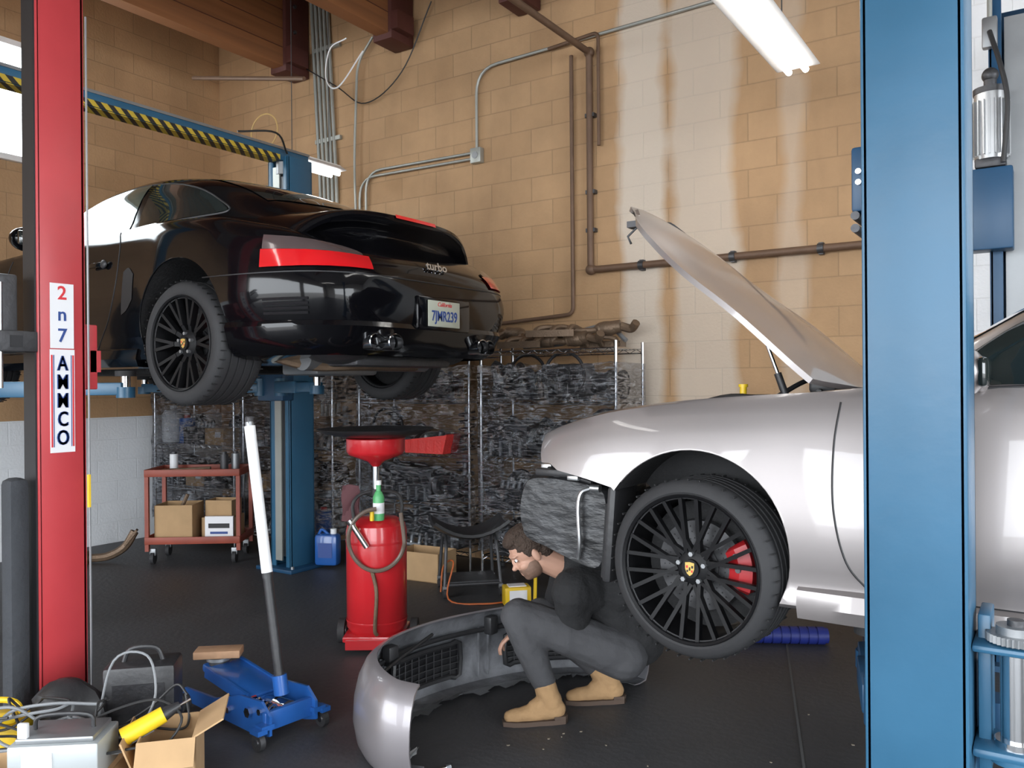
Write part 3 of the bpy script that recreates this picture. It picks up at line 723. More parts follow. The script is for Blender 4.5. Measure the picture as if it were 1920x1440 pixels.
def radiator(s_):
    m=M(); base=[(-.80,.26),(-.70,.225),(-.58,.185),(-.46,.15),(-.39,.19),(-.37,.45),(-.42,.52),(-.58,.545),(-.74,.55),(-.80,.52),(-.83,.44),(-.83,.33)]
    ol=cr([(a,b,0) for a,b in base],3,True); c=V((-.61,.36,0)); g=[]
    for k in range(15):
        y=.36+.40*k/14; e=abs(k-7)/7; sc=1-.13*e**4
        g.append([( (c.x+(p.x-c.x)*sc*(1+rnr.uniform(-.010,.010))), s_*(y+rnr.uniform(-.004,.004)), c.y+(p.y-c.y)*sc*(1+rnr.uniform(-.010,.010))) for p in ol])
    m.surf(g,SCF,cv=True); n=len(ol)
    for r in(g[0],g[-1]):
        cc=V((c.x,r[0][1]+(.008 if r is g[-1] else -.008)*s_,c.y)); m.add(list(r)+[cc],[[i,(i+1)%n,n] for i in range(n)],SCF,True)
    m.tube(cr([(-.52,s_*.775,.21),(-.505,s_*.79,.28),(-.51,s_*.79,.42),(-.50,s_*.78,.48),(-.46,s_*.77,.50)],6),.009,ALU); m.cyl((-.46,s_*.77,.50),(-.42,s_*.77,.50),.016,ALU)
    return m
m=radiator(-1); mk(m,'radiator',ts,'scuffed black radiator shroud'); m=radiator(1); mk(m,'radiator',ts,'scuffed black radiator shroud')
m=M(); m.box((-.74,0,.44),(.08,1.05,.12),STL,bv=.02); m.box((-.66,0,.36),(.14,.7,.10),PLB,bv=.02)
for s_ in(-1,1):
    m.box((-.58,s_*.45,.47),(.34,.07,.09),STL,bv=.01)
    m.box((-.58,s_*.70,.558),(.22,.26,.03),PLB,bv=.008); m.box((-.66,s_*.76,.575),(.05,.06,.03),ALU,bv=.006); m.tube(cr([(-.72,s_*.62,.57),(-.66,s_*.77,.575),(-.58,s_*.81,.56),(-.42,s_*.84,.53)],6),.008,BCB)
    m.tube(cr([(-.70,s_*.5,.60),(-.64,s_*.72,.60),(-.55,s_*.80,.57),(-.50,s_*.82,.55)],6),.006,ALU)
    m.box((-.50,s_*.84,.545),(.05,.03,.02),ALU,bv=.005); m.box((-.60,s_*.80,.552),(.03,.02,.025),ALU,bv=.004)
    m.box((-.355,s_*.73,.33),(.04,.20,.38),PLB,r=(0,.08,0),bv=.015)
    m.box((-.365,s_*.80,.30),(.05,.03,.30),LINER,r=(0,.08,0),bv=.01)
mk(m,'front_frame',ts,'exposed crash bar and brackets')

# ---------------------------------------------------------------- lifts
def column(m,x,y,h,wx,wy,mt,open_dir,inner=GRY):
    th=.02
    yb=y-open_dir*(wy/2-th/2)
    m.box((x,yb,h/2),(wx,th,h),mt,bv=.008)
    for s_ in(-1,1):
        m.box((x+s_*(wx/2-th/2),y,h/2),(th,wy,h),mt,bv=.006)
        m.box((x+s_*(wx/2-.03),y+open_dir*(wy/2-th/2),h/2),(.06,th,h),mt,bv=.005)
    m.box((x,y,h/2),(wx*.5,wy-.10,h-.2),inner)
def arm(parent,p,q,mt,name='lift_arm'):
    p=V(p);q=V(q); d=q-p; L_=d.length; a=math.atan2(d.y,d.x)
    m=M(); X=MX.Translation(p)@MX.Rotation(a,4,'Z')
    m.box((L_*.3,0,0),(L_*.6,.11,.09),mt,bv=.008,X=X); m.box((L_*.72,0,0),(L_*.56,.085,.07),mt,bv=.006,X=X)
    m.cyl(p-V((0,0,.07)),p+V((0,0,.07)),.05,mt)
    m.cyl(q,q+V((0,0,.07)),.025,CHR); m.cyl(q+V((0,0,.07)),q+V((0,0,.10)),.055,RUB); m.cyl(q-V((0,0,.05)),q+V((0,0,.01)),.05,mt)
    return mk(m,name,parent)
tl=top('two_post_lift','blue two-post car lift with hazard-striped overhead beam','car lift',(-5.28,3.4,0))
for (y,od) in((4.72,-1),(2.05,1)):
    m=M(); column(m,0,y-3.4,3.36,.24,.26,BLU,od); m.box((0,y-3.4,.015),(.42,.42,.03),BLU2,bv=.005)
    for a in(-.17,.17):
        for b in(-.16,.16): m.cyl((a,y-3.4+b,.03),(a,y-3.4+b,.05),.014,GRY,n=6)
    mk(m,'column',tl)
    m=M(); m.box((-.01,y-3.4+od*.135,1.68),(.075,.012,3.2),CND); mk(m,'rail',tl,'pale inner guide rail')
    m=M(); m.box((0,y-3.4+od*.17,1.5),(.30,.12,.24),BLU2,bv=.01); mk(m,'carriage',tl)
    for ax,ay in((.95,.62),(-1.1,.62)):
        arm(tl,(0.12*(1 if ax>0 else -1),y-3.4+od*.22,1.49),(ax,(y-3.4+od*ay),1.49),BLU)
m=M(); m.box((0,-.015,3.375),(.14,2.95,.10),BLU,bv=.008); m.box((0.075,-.015,3.42),(.01,2.95,.02),GRY); mk(m,'overhead_beam',tl)
m=M(); m.box((0.073,-.1,3.345),(.006,2.5,.04),HAZ); m.box((0,-.1,3.322),(.12,2.5,.006),HAZ); mk(m,'hazard_strip',tl,'yellow and black striped strip')
m=M(); m.cyl((.02,1.22,3.22),(.02,1.22,3.32),.05,GRY); m.tube(cr([(.1,1.2,3.38),(.2,1.0,3.48),(.12,.7,3.43)],6),.008,BCB); mk(m,'pulley_head',tl)

tl2=top('two_post_lift','large blue two-post car lift holding silver car','car lift',(-.30,3.72,0))
yn=2.42-3.72; yf=5.12-3.72
m=M(); column(m,0,yn,3.5,.240,.23,BLU,1); m.box((0,yn,.015),(.42,.40,.03),BLU2); mk(m,'column',tl2,'tall blue painted steel column')
m=M(); column(m,.16,yf,3.5,.28,.26,BLU2,-1); m.box((.16,yf,.015),(.42,.42,.03),BLU2); mk(m,'column',tl2,'blue painted steel column')
m=M(); m.box((-.145,yn+.10,2.06),(.05,.16,.18),BLU2,bv=.008)
for q in(2.02,1.985): m.cyl((-.16,yn+.02,q-.06),(-.16,yn+.18,q-.06),.012,STL)
m.cyl((-.14,yn+.1,2.15),(-.14,yn+.1,2.2),.008,GRY); m.tube(cr([(-.14,yn+.1,2.2),(-.125,yn+.05,2.3),(-.13,yn,2.4)],5),.004,BCB); m.cyl((-.15,yn+.018,2.08),(-.15,yn+.012,2.08),.008,CHR); m.cyl((-.15,yn+.018,2.05),(-.15,yn+.012,2.05),.008,CHR)
mk(m,'lock_box',tl2,'dark blue lock release box with rollers')
m=M(); m.box((.03,yf-.17,2.38),(.20,.14,.42),BLU2,bv=.01); m.box((.03,yf-.17,2.62),(.14,.12,.05),STL,bv=.01)
m.cyl((.03,yf-.17,2.64),(.03,yf-.17,2.98),.075,ALU,n=28)
for i in range(20):
    a=2*pi*i/20; m.box((.03+.08*cos(a),yf-.17+.08*sin(a),2.80),(.02,.006,.28),ALU,r=(0,0,a))
m.cyl((.03,yf-.17,2.98),(.03,yf-.17,3.01),.08,STL); m.cyl((.03,yf-.17,3.01),(.03,yf-.17,3.06),.03,STL); m.sph((.03,yf-.17,3.08),.04,STL)
m.tube(cr([(.03,yf-.2,3.3),(.08,yf-.25,3.1),(.11,yf-.27,2.9),(.09,yf-.27,2.6)],6),.012,BCB); m.box((.03,yf-.17,3.3),(.07,.05,.16),GRY,bv=.01); m.tube([(.03,yf-.17,3.38),(.03,yf-.17,3.5)],.012,CND)
mk(m,'power_unit',tl2,'finned electric motor and hydraulic tank')
for (y,od,ox) in((yn,1,0),(yf,-1,.16)):
    m=M(); m.box((ox,y+od*.15,.60),(.28,.08,.30),BLU2,bv=.01); mk(m,'carriage',tl2)
    for ax in(-.24,.75):
        arm(tl2,(ox+(.15 if ax>0 else -.13),y+od*.2,.56),(ax,y+od*.66,.555),BLU2)  # arms coloured dark blue to sink into the shade under the car
m=M()
m.box((.205,yn+.02,.83),(.17,.17,.02),BLU,bv=.01); m.box((.205,yn+.02,.57),(.17,.17,.025),BLU,bv=.01)
m.box((.145,yn+.08,.70),(.03,.14,.40),BLU,bv=.005)
mk(m,'arm_bracket',tl2)
m=M(); m.cyl((.215,yn-.0,.56),(.215,yn-.0,.84),.036,CHR,n=24); m.cyl((.215,yn,.545),(.215,yn,.575),.062,BLU); m.cyl((.215,yn,.575),(.215,yn,.60),.05,CHR); mk(m,'pivot_pin',tl2)
m=M(); 
g2=[]
for i in range(72):
    a=2*pi*i/72; r=.068 if i%2 else .062; g2.append((.215+r*cos(a),yn+r*sin(a)))
m.prism(g2,.845,.865,GRY); m.cyl((.215,yn,.865),(.215,yn,.885),.045,GRY); m.cyl((.215,yn,.885),(.215,yn,.90),.02,STL); mk(m,'restraint_gear',tl2,'toothed steel arm restraint gear')

tr=top('two_post_lift','red two-post lift column with white maker stickers','car lift',(-3.80,1.99,0))
m=M(); column(m,.035,0,3.7,.10,.215,RED,1,inner=STL); m.box((.0,0,.015),(.30,.36,.03),RED); mk(m,'column',tr,'red painted steel column')
m=M(); m.box((.03,-.112,1.85),(.096,.008,3.7),INK); mk(m,'cable_channel',tr,'black recessed channel')
m=M(); m.box((.088,-.002,1.82),(.003,.105,.29),WPP); mk(m,'sticker',tr,'white sticker')
m=M(); m.box((.088,-.002,1.44),(.003,.110,.46),WPP); mk(m,'sticker',tr,'white sticker')
for yy,c,lb,wy_ in((-.0495,RIN,'red border line',.007),(.0455,RIN,'red border line',.007),(-.041,NAV,'blue border line',.003),(.037,NAV,'blue border line',.003)):
    m=M(); m.box((.0905,yy,1.44),(.002,wy_,.41),c); mk(m,'sticker_border',tr,lb)
for i,(ch,c) in enumerate((('2',RIN),('n',NAV),('7',NAV))): text(ch,.085,c,fmx((.091,-.002,1.92-i*.095),(1,0,0)),parent=tr,off=.0012)
for i,ch in enumerate('AMMCO'):
    for dy in(-.0018,.0018): text(ch,.092,NAV,fmx((.092,-.002+dy,1.605-i*.083),(1,0,0)),parent=tr,off=.0014,sx=.74)
m=M(); m.box((.03,-.18,.56),(.10,.09,1.1),FOM,bv=.03); mk(m,'foam_guard',tr,'black foam door guard pad')
m=M(); m.box((.02,.14,1.64),(.11,.06,.30),RED,bv=.006); m.box((.06,.16,1.62),(.03,.05,.10),RED); mk(m,'bracket',tr)
m=M(); m.box((.0,-.22,1.82),(.10,.10,.34),STL,bv=.01); m.box((.05,-.26,1.70),(.09,.30,.09),STL,bv=.006); m.box((.097,-.20,1.70),(.004,.05,.05),INK)
m.box((-.02,-.45,1.92),(.06,.42,.05),GRY,r=(-.5,0,0),bv=.005); m.box((.02,-.42,1.80),(.04,.36,.16),GRY,r=(-.45,0,0),bv=.005); m.box((-.02,-.5,1.66),(.10,.5,.05),STL,bv=.005); m.cyl((.06,-.25,1.95),(.06,-.25,1.5),.012,CHR)
mk(m,'carriage',tr,'black and bare-steel carriage with arm stubs')
m=M(); m.tube([(.09,.115,3.2),(.09,.12,.1)],.005,GRY,n=6); m.tube([(.09,.115,.95),(.09,.115,1.1)],.009,YEL,n=6); mk(m,'cable',tr)
# ---------------------------------------------------------------- racks
LV=(.18,.55,.95,1.38,1.75)
def rack(x0,y0,wd,dp,label,wrapped=True):
    t=top('wire_rack',label,'shelving',(x0,y0,0),group='chrome wire racks')
    for a in(0,wd):
        for b in(0,dp):
            m=M(); m.cyl((a,b,.02),(a,b,1.80),.0125,CHR,n=10); m.cyl((a,b,0),(a,b,.03),.022,RUB,n=10); mk(m,'post',t)
    for z in LV:
        m=M()
        for b in(0,dp): m.tube([(0,b,z),(wd,b,z)],.005,CHR,n=6); m.tube([(0,b,z-.03),(wd,b,z-.03)],.005,CHR,n=6)
        for a in(0,wd): m.tube([(a,0,z),(a,dp,z)],.005,CHR,n=6)
        n=int(wd/.03)
        for i in range(n): a=wd*(i+.5)/n; m.tube([(a,0,z),(a,dp,z)],.0025,CHR,n=4)
        k=int(wd/.1)
        for b in(0,dp):
            P=[(wd*i/(2*k),b,z-(0 if i%2 else .03)) for i in range(2*k+1)]; m.tube(P,.003,CHR,n=4)
        mk(m,'shelf',t)
    if wrapped:
        m=M(); g=[]
        path=[(wd+.02,dp,0),(wd+.02,-.02,0)]+[(wd+.02-(wd+.04)*i/24,-.02,0) for i in range(1,25)]+[(-.02,dp,0)]
        rnd=random.Random(int(x0*100))
        for p in path:
            g.append([(p[0],p[1]+ (rnd.uniform(-.014,.008) if p[1]<0 else 0),z+rnd.uniform(-.01,.01)) for z in [.22+i*.075 for i in range(20)]])
        m.surf(g,WRAP,sm=True); mk(m,'plastic_wrap',t,'clear stretch wrap around the shelves')
    return t
racks=[(-3.70,5.20,1.15,.45),(-5.00,5.22,1.17,.45),(-7.45,4.90,1.20,.45),(-6.22,4.98,1.14,.45)]
labs=['chrome wire rack wrapped in clear film, rusty exhaust on top','chrome wire rack wrapped in clear film against block wall','chrome wire rack of boxed parts beside red cart','chrome wire rack of parts behind the blue lift column']
for r,l in zip(racks,labs): rack(*r,l)
def k_gear():
    m=M(); m.lathe([(.0,-.12),(.07,-.12),(.10,-.09),(.13,0),(.12,.08),(.16,.10),(.16,.13),(0,.13)],STL,X=MX.Rotation(pi/2,4,'Y'),n=20); m.box((.05,0,-.12),(.2,.1,.05),STL,bv=.01); m.cyl((-.2,0,0),(-.1,0,0),.03,GRY)
    for i in range(6): a=i*pi/3; m.box((0,.12*cos(a),.12*sin(a)),(.2,.02,.02),STL)
    return m,'gearbox','cast metal gearbox housing'
def k_mani():
    m=M()
    for i in range(5): m.tube(cr([(-.2+i*.1,-.08,0),(-.2+i*.1,-.05,.1),(-.16+i*.08,.05,.14),(-.1+i*.05,.1,.08)],5),.022,GRY,n=8)
    m.cyl((-.22,.1,.08),(.2,.1,.08),.05,STL); m.box((0,-.08,0),(.48,.06,.02),GRY)
    return m,'intake_manifold','grey cast intake manifold'
def k_spring():
    m=M(); m.tube([(.06*cos(q*.5),.06*sin(q*.5),q*.0042) for q in range(64)],.009,DPT,n=6); m.cyl((0,0,0),(0,0,.30),.022,GRY); m.cyl((0,0,-.01),(0,0,.0),.07,STL)
    return m,'coil_spring','black coil spring on damper'
def k_box():
    m=M(); m.box((0,0,.08),(.28,.22,.16),CBD,bv=.004); m.box((0,0,.161),(.05,.222,.003),WOD); m.box((.06,-.112,.1),(.08,.002,.05),WPP)
    return m,'cardboard_box','brown cardboard parts box'
def k_bin():
    m=M(); m.prism([(-.14,0),(.14,0),(.16,.15),(.15,.15),(.13,.01),(-.13,.01),(-.15,.15),(-.16,.15)],-.10,.10,DPT,X=XZ)
    for y in(-.10,.10): m.box((0,y,.075),(.29,.008,.15),DPT)
    for i in range(5): m.cyl((-.1+i*.05,0,.04),(-.1+i*.05+.02,.03,.19),.02,GRY)
    return m,'parts_bin','black plastic bin of metal parts'
def k_steer():
    m=M(); m.tube([(.18*cos(a),0,.19+.18*sin(a)) for a in [i*2*pi/28 for i in range(28)]],.014,DPT,n=8,closed=True); m.sph((0,-.02,.19),(.06,.03,.06),DPT)
    for a in(0,pi,-pi/2): m.box((.09*cos(a),0,.19+.09*sin(a)),(.12,.02,.03),DPT,r=(0,-a,0))
    return m,'steering_wheel','black three-spoke steering wheel'
def k_rotor():
    m=M(); m.lathe([(.05,0),(.13,0),(.13,.025),(.09,.025),(.08,.06),(.03,.06),(.03,.05),(.05,.05)],GRY,n=28,close=True)
    m.lathe([(.05,.07),(.13,.07),(.13,.095),(.09,.095),(.08,.13),(.03,.13),(.03,.12),(.05,.12)],RST,n=28,close=True); m.cyl((0,0,.0),(0,0,.07),.06,STL)
    return m,'brake_rotor_stack','stack of worn brake rotors'
def k_muff():
    m=M(); m.sph((0,0,.09),(.24,.11,.085),RST,n=20); m.tube(cr([(.2,0,.09),(.28,.02,.12),(.30,.06,.2)],5),.028,RST,n=8); m.tube(cr([(-.2,0,.09),(-.28,-.02,.08),(-.3,-.06,.16)],5),.028,GRY,n=8)
    return m,'muffler','oval steel muffler with pipes'
def k_can():
    m=M(); m.lathe([(.0,0),(.065,0),(.07,.02),(.07,.18),(.05,.21),(.02,.215),(.02,.24),(0,.24)],WHT,n=18); m.cyl((.15,0,0),(.15,0,.16),.05,JBL); m.cyl((.15,0,.16),(.15,0,.18),.02,RED2)
    return m,'fluid_bottle','pale and blue fluid bottles'
def k_light():
    m=M(); m.sph((0,0,.10),(.17,.10,.095),CLR,n=18); m.box((0,.06,.09),(.26,.08,.14),DPT,bv=.03); m.cyl((-.05,-.06,.1),(-.05,-.1,.1),.05,CHR)
    return m,'headlamp_unit','clear headlamp unit with black housing'
def k_pan():
    m=M(); m.prism([(-.2,0),(.2,0),(.22,.08),(.24,.08),(.24,.09),(-.24,.09),(-.24,.08),(-.22,.08)],-.10,.10,STL,X=XZ)
    for i in range(6): m.box((-.17+i*.068,0,.10),(.02,.19,.03),STL)
    m.tube(cr([(-.2,.05,.1),(0,.02,.2),(.2,.05,.11)],6),.02,DPT,n=8)
    return m,'oil_pan','cast alloy oil pan'
def k_bag():
    m=M(); g=[]
    rn=random.Random(3)
    for i in range(9):
        ph=pi*i/8; g.append([((.17+rn.uniform(-.02,.02))*sin(ph)*cos(q*pi/7),(.10+rn.uniform(-.02,.02))*sin(ph)*sin(q*pi/7),.13-.13*cos(ph)) for q in range(14)])
    m.surf(g,mat('dark_bag',(.02,.02,.022),.25),cv=True)
    return m,'wrapped_part','part bundled in black plastic'
def k_turbo():
    m=M(); m.tube([((.02+.0045*q)*cos(q*.5)*.9,-.02,.13+(.02+.0045*q)*sin(q*.5)*.9) for q in range(20)],[.02+.0012*q for q in range(20)],STL,n=8); m.cyl((0,-.05,.13),(0,.10,.13),.05,DPT); m.cyl((.1,0,.08),(.2,0,.02),.03,STL); m.cyl((0,-.10,.13),(0,-.04,.13),.04,GRY); m.box((0,.0,.01),(.16,.12,.02),STL)
    return m,'turbocharger','cast turbocharger with snail housing'
def k_hose():
    m=M()
    rr=random.Random(8)
    for k in range(4):
        P=[(rr.uniform(-.18,.18),rr.uniform(-.08,.08),rr.uniform(.02,.24)) for _ in range(6)]; m.tube(cr(P,5),.014+.006*(k%2),DPT if k%2 else STL,n=7)
    m.box((0,0,.05),(.3,.16,.09),DPT,bv=.02); m.cyl((-.1,-.05,.1),(-.1,-.05,.17),.04,GRY)
    return m,'hose_bundle','tangle of black rubber hoses and brackets'
def k_block():
    m=M(); m.box((0,0,.13),(.34,.18,.24),STL,bv=.02)
    for i in range(4): m.cyl((-.12+.08*i,-.10,.16),(-.12+.08*i,-.08,.16),.03,INK); m.box((-.12+.08*i,-.095,.06),(.02,.02,.1),GRY)
    m.cyl((.17,0,.12),(.21,0,.12),.08,GRY); m.cyl((.21,0,.12),(.23,0,.12),.05,DPT)
    return m,'cylinder_block','dark cast cylinder block'
kinds=[k_gear,k_mani,k_spring,k_box,k_bin,k_steer,k_rotor,k_muff,k_can,k_light,k_pan,k_bag,k_turbo,k_hose,k_block]
protos=[]
for kf in kinds:
    m,nm,lb=kf(); o=rawobj(m,nm); xs_=[v[0] for v in m.v]; zs_=[v[2] for v in m.v]; ys_=[v[1] for v in m.v]
    protos.append((o.data,nm,lb,-min(zs_),max(xs_)-min(xs_),max(zs_)-min(zs_),(max(xs_)+min(xs_))/2,max(ys_)-min(ys_),(max(ys_)+min(ys_))/2)); bpy.data.objects.remove(o)
rn=random.Random(33)
darkset=[0,1,2,4,5,5,9,11,12,13,13,13,14,14,14]; mixset=[0,1,2,3,3,4,6,8,11,12,13,13,14,14]
for ri,(x0,y0,wd,dp) in enumerate(racks):
    for li,z in enumerate(LV):
        if li==4: 
            if ri!=1: continue
        for row in(0,1):
            x=.025; last=-1
            lim=wd-.02 if not(ri==1 and li==2 and row==0) else .55
            tries=0
            while tries<6:
                pr=rn.choice(darkset if ri<2 else mixset)
                if pr==last: continue
                d_,nm,lb,zo,wx,hz,cx,wy,cy=protos[pr]
                s_=min(rn.uniform(1.1,1.6),.36/hz,.215/wy)
                if x+wx*s_>lim: tries+=1; continue
                o=bpy.data.objects.new(nm,d_); COL.objects.link(o); o.scale=(s_,s_,s_)
                o.location=(x0+x+wx*s_/2-cx*s_,y0+(.115 if row==0 else .335)-cy*s_,z+.004+zo*s_)
                o['label']=lb+' on a wire rack shelf'; o['category']='car part'; o['group']='parts stored on wire racks'
                x+=wx*s_+.003; last=pr
m=M(); RB=mat('red_bin',(.56,.03,.025),.4,0,.2,scale=9,bump=.3)
m.prism([(-.20,0),(.18,0),(.22,.15),(.21,.155),(.17,.01),(-.19,.01),(-.23,.10),(-.24,.095)],-.09,.09,RB,X=XZ)
for y in(-.09,.09): m.prism([(-.20,0),(.18,0),(.22,.15),(-.23,.10)],y-.004,y+.004,RB,X=XZ)
for i in range(5): m.box((-.15+.08*i,-.095,.06),(.008,.006,.09),RB)
m.cyl((-.1,0,.02),(-.05,.0,.14),.02,GRY); m.cyl((.05,0,.02),(.1,.0,.17),.025,STL)
thing(m,'parts_bin','bright red plastic parts bin on wire rack','bin',(-4.18,5.19,.955),0)
def header(loc,rz,label):
    m=M()
    for i in range(3): m.tube(cr([(-.2+i*.12,-.08,.02),(-.18+i*.12,-.03,.07),(-.08+i*.08,.04,.08),(.15,.05+.02*i,.05),(.3,.05,.06)],6),.022,RST,n=8)
    m.box((-.08,-.09,.03),(.36,.015,.05),RST); m.cyl((.26,.06,.06),(.42,.06,.08),.048,RST); m.tube(cr([(.42,.06,.08),(.5,.06,.06),(.54,.02,.10)],5),.032,RST,n=8); m.sph((.32,.06,.065),(.10,.055,.055),RST)
    return thing(m,'exhaust_header',label,'exhaust part',loc,rz)
header((-3.30,5.32,1.765),.1,'rusty exhaust header on top of rack'); header((-2.92,5.50,1.765),3.3,'rusty exhaust header with muffler on top of rack'); header((-3.05,5.34,1.84),.3,'rusty exhaust header stacked on another header'); header((-3.25,5.50,1.83),2.9,'dark exhaust header piled above the others')
m=M(); m.tube(cr([(-.35,0,.03),(0,.03,.05),(.2,0,.14),(.4,.02,.16),(.55,0,.05)],8),.018,GRY,n=8); thing(m,'bent_pipe','grey bent pipe on top of the rack','pipe',(-3.2,5.58,1.765))
m=M(); m.box((0,0,.15),(.20,.12,.26),JBL,bv=.03); m.cyl((.05,0,.28),(.05,0,.32),.025,WHT); m.tube(cr([(-.08,0,.27),(-.05,0,.31),(.01,0,.27)],5),.012,JBL); m.box((0,-.062,.15),(.12,.004,.12),NAV); thing(m,'fluid_jug','blue plastic fluid jug beside lift column','jug',(-5.02,4.86,0),.4)
def cbox(name,label,loc,rz,d,flaps=True,mt=CBD):
    m=M(); w,l,h=d; th=.006
    for s_ in(-1,1): m.box((s_*(w/2-th/2),0,h/2),(th,l,h),mt); m.box((0,s_*(l/2-th/2),h/2),(w,th,h),mt)
    m.box((0,0,th/2),(w,l,th),mt)
    if flaps:
        m.box((w/2+.05*.8,0,h+.03),(.12,l*.98,th),mt,r=(0,-.5,0)); m.box((-w/2-.03,0,h-.05),(.12,l*.98,th),mt,r=(0,1.2+pi,0)); m.box((0,-l/2-.03,h-.035),(w*.98,.10,th),mt,r=(.9,0,0))
    return thing(m,name,label,'box',loc,rz)
cbox('cardboard_box','open cardboard box standing before wire rack',(-4.1,5.0,0),.1,(.40,.26,.22),False)
# ---------------------------------------------------------------- cart
tc_=top('utility_cart','red steel utility cart with two trays','cart',W(-2.72,7.2),YAW+.05)
m=M()
for x in(-.38,.38):
    for y in(-.20,.20): m.box((x,y,.44),(.032,.032,.66),ORR)
mk(m,'frame',tc_)
for z in(.18,.75):
    m=M(); m.box((0,0,z),(.79,.44,.012),ORR)
    for s_ in(-1,1): m.box((0,s_*.22,z+.02),(.79,.012,.06),ORR,bv=.003); m.box((s_*.392,0,z+.02),(.012,.44,.06),ORR,bv=.003)
    mk(m,'tray',tc_)
for x in(-.34,.34):
    for y in(-.18,.18):
        m=M(); m.cyl((x-.015,y,.05),(x+.015,y,.05),.05,RUB); m.box((x,y,.10),(.05,.03,.06),GRY,bv=.005); mk(m,'caster',tc_)
def onc(x,y,z): 
    a=YAW+.05; b=V(tc_.location); return (b.x+x*cos(a)-y*sin(a),b.y+x*sin(a)+y*cos(a),z)
cbox('cardboard_box','open cardboard box on lower cart tray',onc(-.18,.0,.188),YAW+.05,(.32,.30,.30),False)
cbox('cardboard_box','low cardboard box of rods on cart tray',onc(.18,.05,.188),YAW+.05,(.30,.24,.18),False)
cbox('cardboard_box','small cardboard box stacked on lower tray box',onc(.18,.06,.37),YAW-.1,(.24,.20,.14),False)
m=M(); m.box((0,0,.10),(.24,.03,.20),WPP); m.box((0,-.016,.12),(.18,.002,.04),INK); m.box((0,-.016,.06),(.15,.002,.02),NAV); thing(m,'parts_carton','white printed carton leaning on the cart','box',onc(.20,-.13,.188),YAW)
for (x,y,c,l) in((.28,.08,GRY,'grey'),(.20,.02,STL,'dark'),(-.26,.1,WHT,'white')):
    m=M(); m.cyl((0,0,0),(0,0,.15),.035,c); m.cyl((0,0,.15),(0,0,.17),.022,STL); thing(m,'spray_can',l+' spray can on upper cart tray','can',onc(x,y,.757))
m=M(); m.tube([(0,0,0),(.42,0,.02)],.018,RST); m.box((.1,.02,0),(.3,.03,.02),STL); thing(m,'metal_rods','rusty rods laid on upper cart tray','rod',onc(-.3,-.08,.775),YAW)
m=M(); m.tube([(0,0,0),(.16,.02,.36)],.016,RST); m.cyl((.0,0,0),(-.02,0,.03),.03,RST); thing(m,'metal_rods','rusty rod sticking out of cardboard box','rod',onc(-.28,.02,.20),YAW)
m=M(); m.tube(cr([(0,0,.04),(.15,0,.05),(.28,0,.12),(.36,0,.25)],6),.035,RST); m.cyl((-.02,0,.04),(.0,0,.04),.07,RST); m.box((.33,0,.2),(.16,.08,.02),RST,r=(0,-.9,0)); thing(m,'exhaust_pipe','rusty bent exhaust piece on the floor','exhaust part',W(-3.62,7.05),YAW+.3)
# ---------------------------------------------------------------- oil drain
to=top('oil_drainer','red wheeled oil drainer with funnel and hose','oil drainer',W(-.79,4.78),YAW)
m=M(); m.lathe([(0,.09),(.15,.09),(.172,.12),(.174,.66),(.165,.70),(.12,.735),(.03,.745),(0,.745)],RED2,n=40)
m.lathe([(.1755,.155),(.1765,.16),(.1755,.165)],RED2,n=40,cap=False); m.lathe([(.1755,.60),(.1765,.61),(.1755,.62)],RED2,n=40,cap=False); mk(m,'tank',to)
m=M(); m.box((0,0,.075),(.34,.32,.03),RED2,bv=.006); m.box((0,-.17,.05),(.3,.02,.05),RED2); m.cyl((-.21,.05,.06),(.21,.05,.06),.012,STL); mk(m,'base',to)
for x in(-.21,.21):
    m=M(); m.cyl((x-.02,.05,.07),(x+.02,.05,.07),.07,RUB,n=24); m.cyl((x-.024,.05,.07),(x+.024,.05,.07),.03,GRY); mk(m,'wheel',to)
m=M(); m.cyl((0,0,.74),(0,0,1.05),.018,CHR); m.cyl((0,0,.86),(0,0,.90),.03,BCB); mk(m,'stem',to)
m=M(); m.lathe([(.02,1.03),(.05,1.06),(.155,1.10),(.168,1.12),(.168,1.19),(.172,1.195),(.16,1.19),(.15,1.12),(.02,1.07)],RED2,n=36); mk(m,'funnel',to)
m=M(); m.tube(cr([(-.12,-.03,.70),(-.13,-.02,.82),(-.06,0,.88),(.10,0,.88),(.15,-.02,.82),(.14,-.03,.70)],6),.010,BCB); mk(m,'handle',to)
m=M(); P=[(0.03+.155*cos(a),-.19-.01*sin(3*a),.64+.17*sin(a)) for a in [i*2*pi/24 for i in range(25)]]; m.tube(cr(P[6:]+[(.16,-.14,.78)],4),.012,mat('hose_brown',(.12,.09,.07),.4),n=8)
m.tube(cr([(.0,-.185,.48),(.03,-.2,.35),(.02,-.2,.15),(.03,-.19,.11)],6),.011,RST,n=8); mk(m,'hose',to)
m=M(); m.tube([(-.1,-.19,.72),(-.02,-.2,.60)],.016,CHR,n=10); m.cyl((-.12,-.19,.75),(-.1,-.19,.72),.02,CHR); m.cyl((.0,-.15,.74),(.0,-.15,.80),.012,YEL); mk(m,'nozzle',to)
m=M(); m.lathe([(.0,1.205),(.20,1.205),(.29,1.225),(.33,1.245),(.335,1.25),(.30,1.245),(.20,1.225),(.0,1.22)],PLB,n=44)
po=thing(m,'drain_pan','wide black drain pan resting on red funnel','pan',W(-.79,4.78),YAW)
m=M(); m.lathe([(0,0),(.03,0),(.032,.01),(.032,.13),(.02,.16),(.014,.165),(.014,.2),(0,.2)],DGR,n=18); m.cyl((0,0,.04),(0,0,.10),.0326,WPP); m.cyl((0,0,.2),(0,0,.225),.016,WHT); b=W(-.76,4.68); thing(m,'spray_bottle','green and white bottle on oil drainer','bottle',(b[0],b[1],.735))
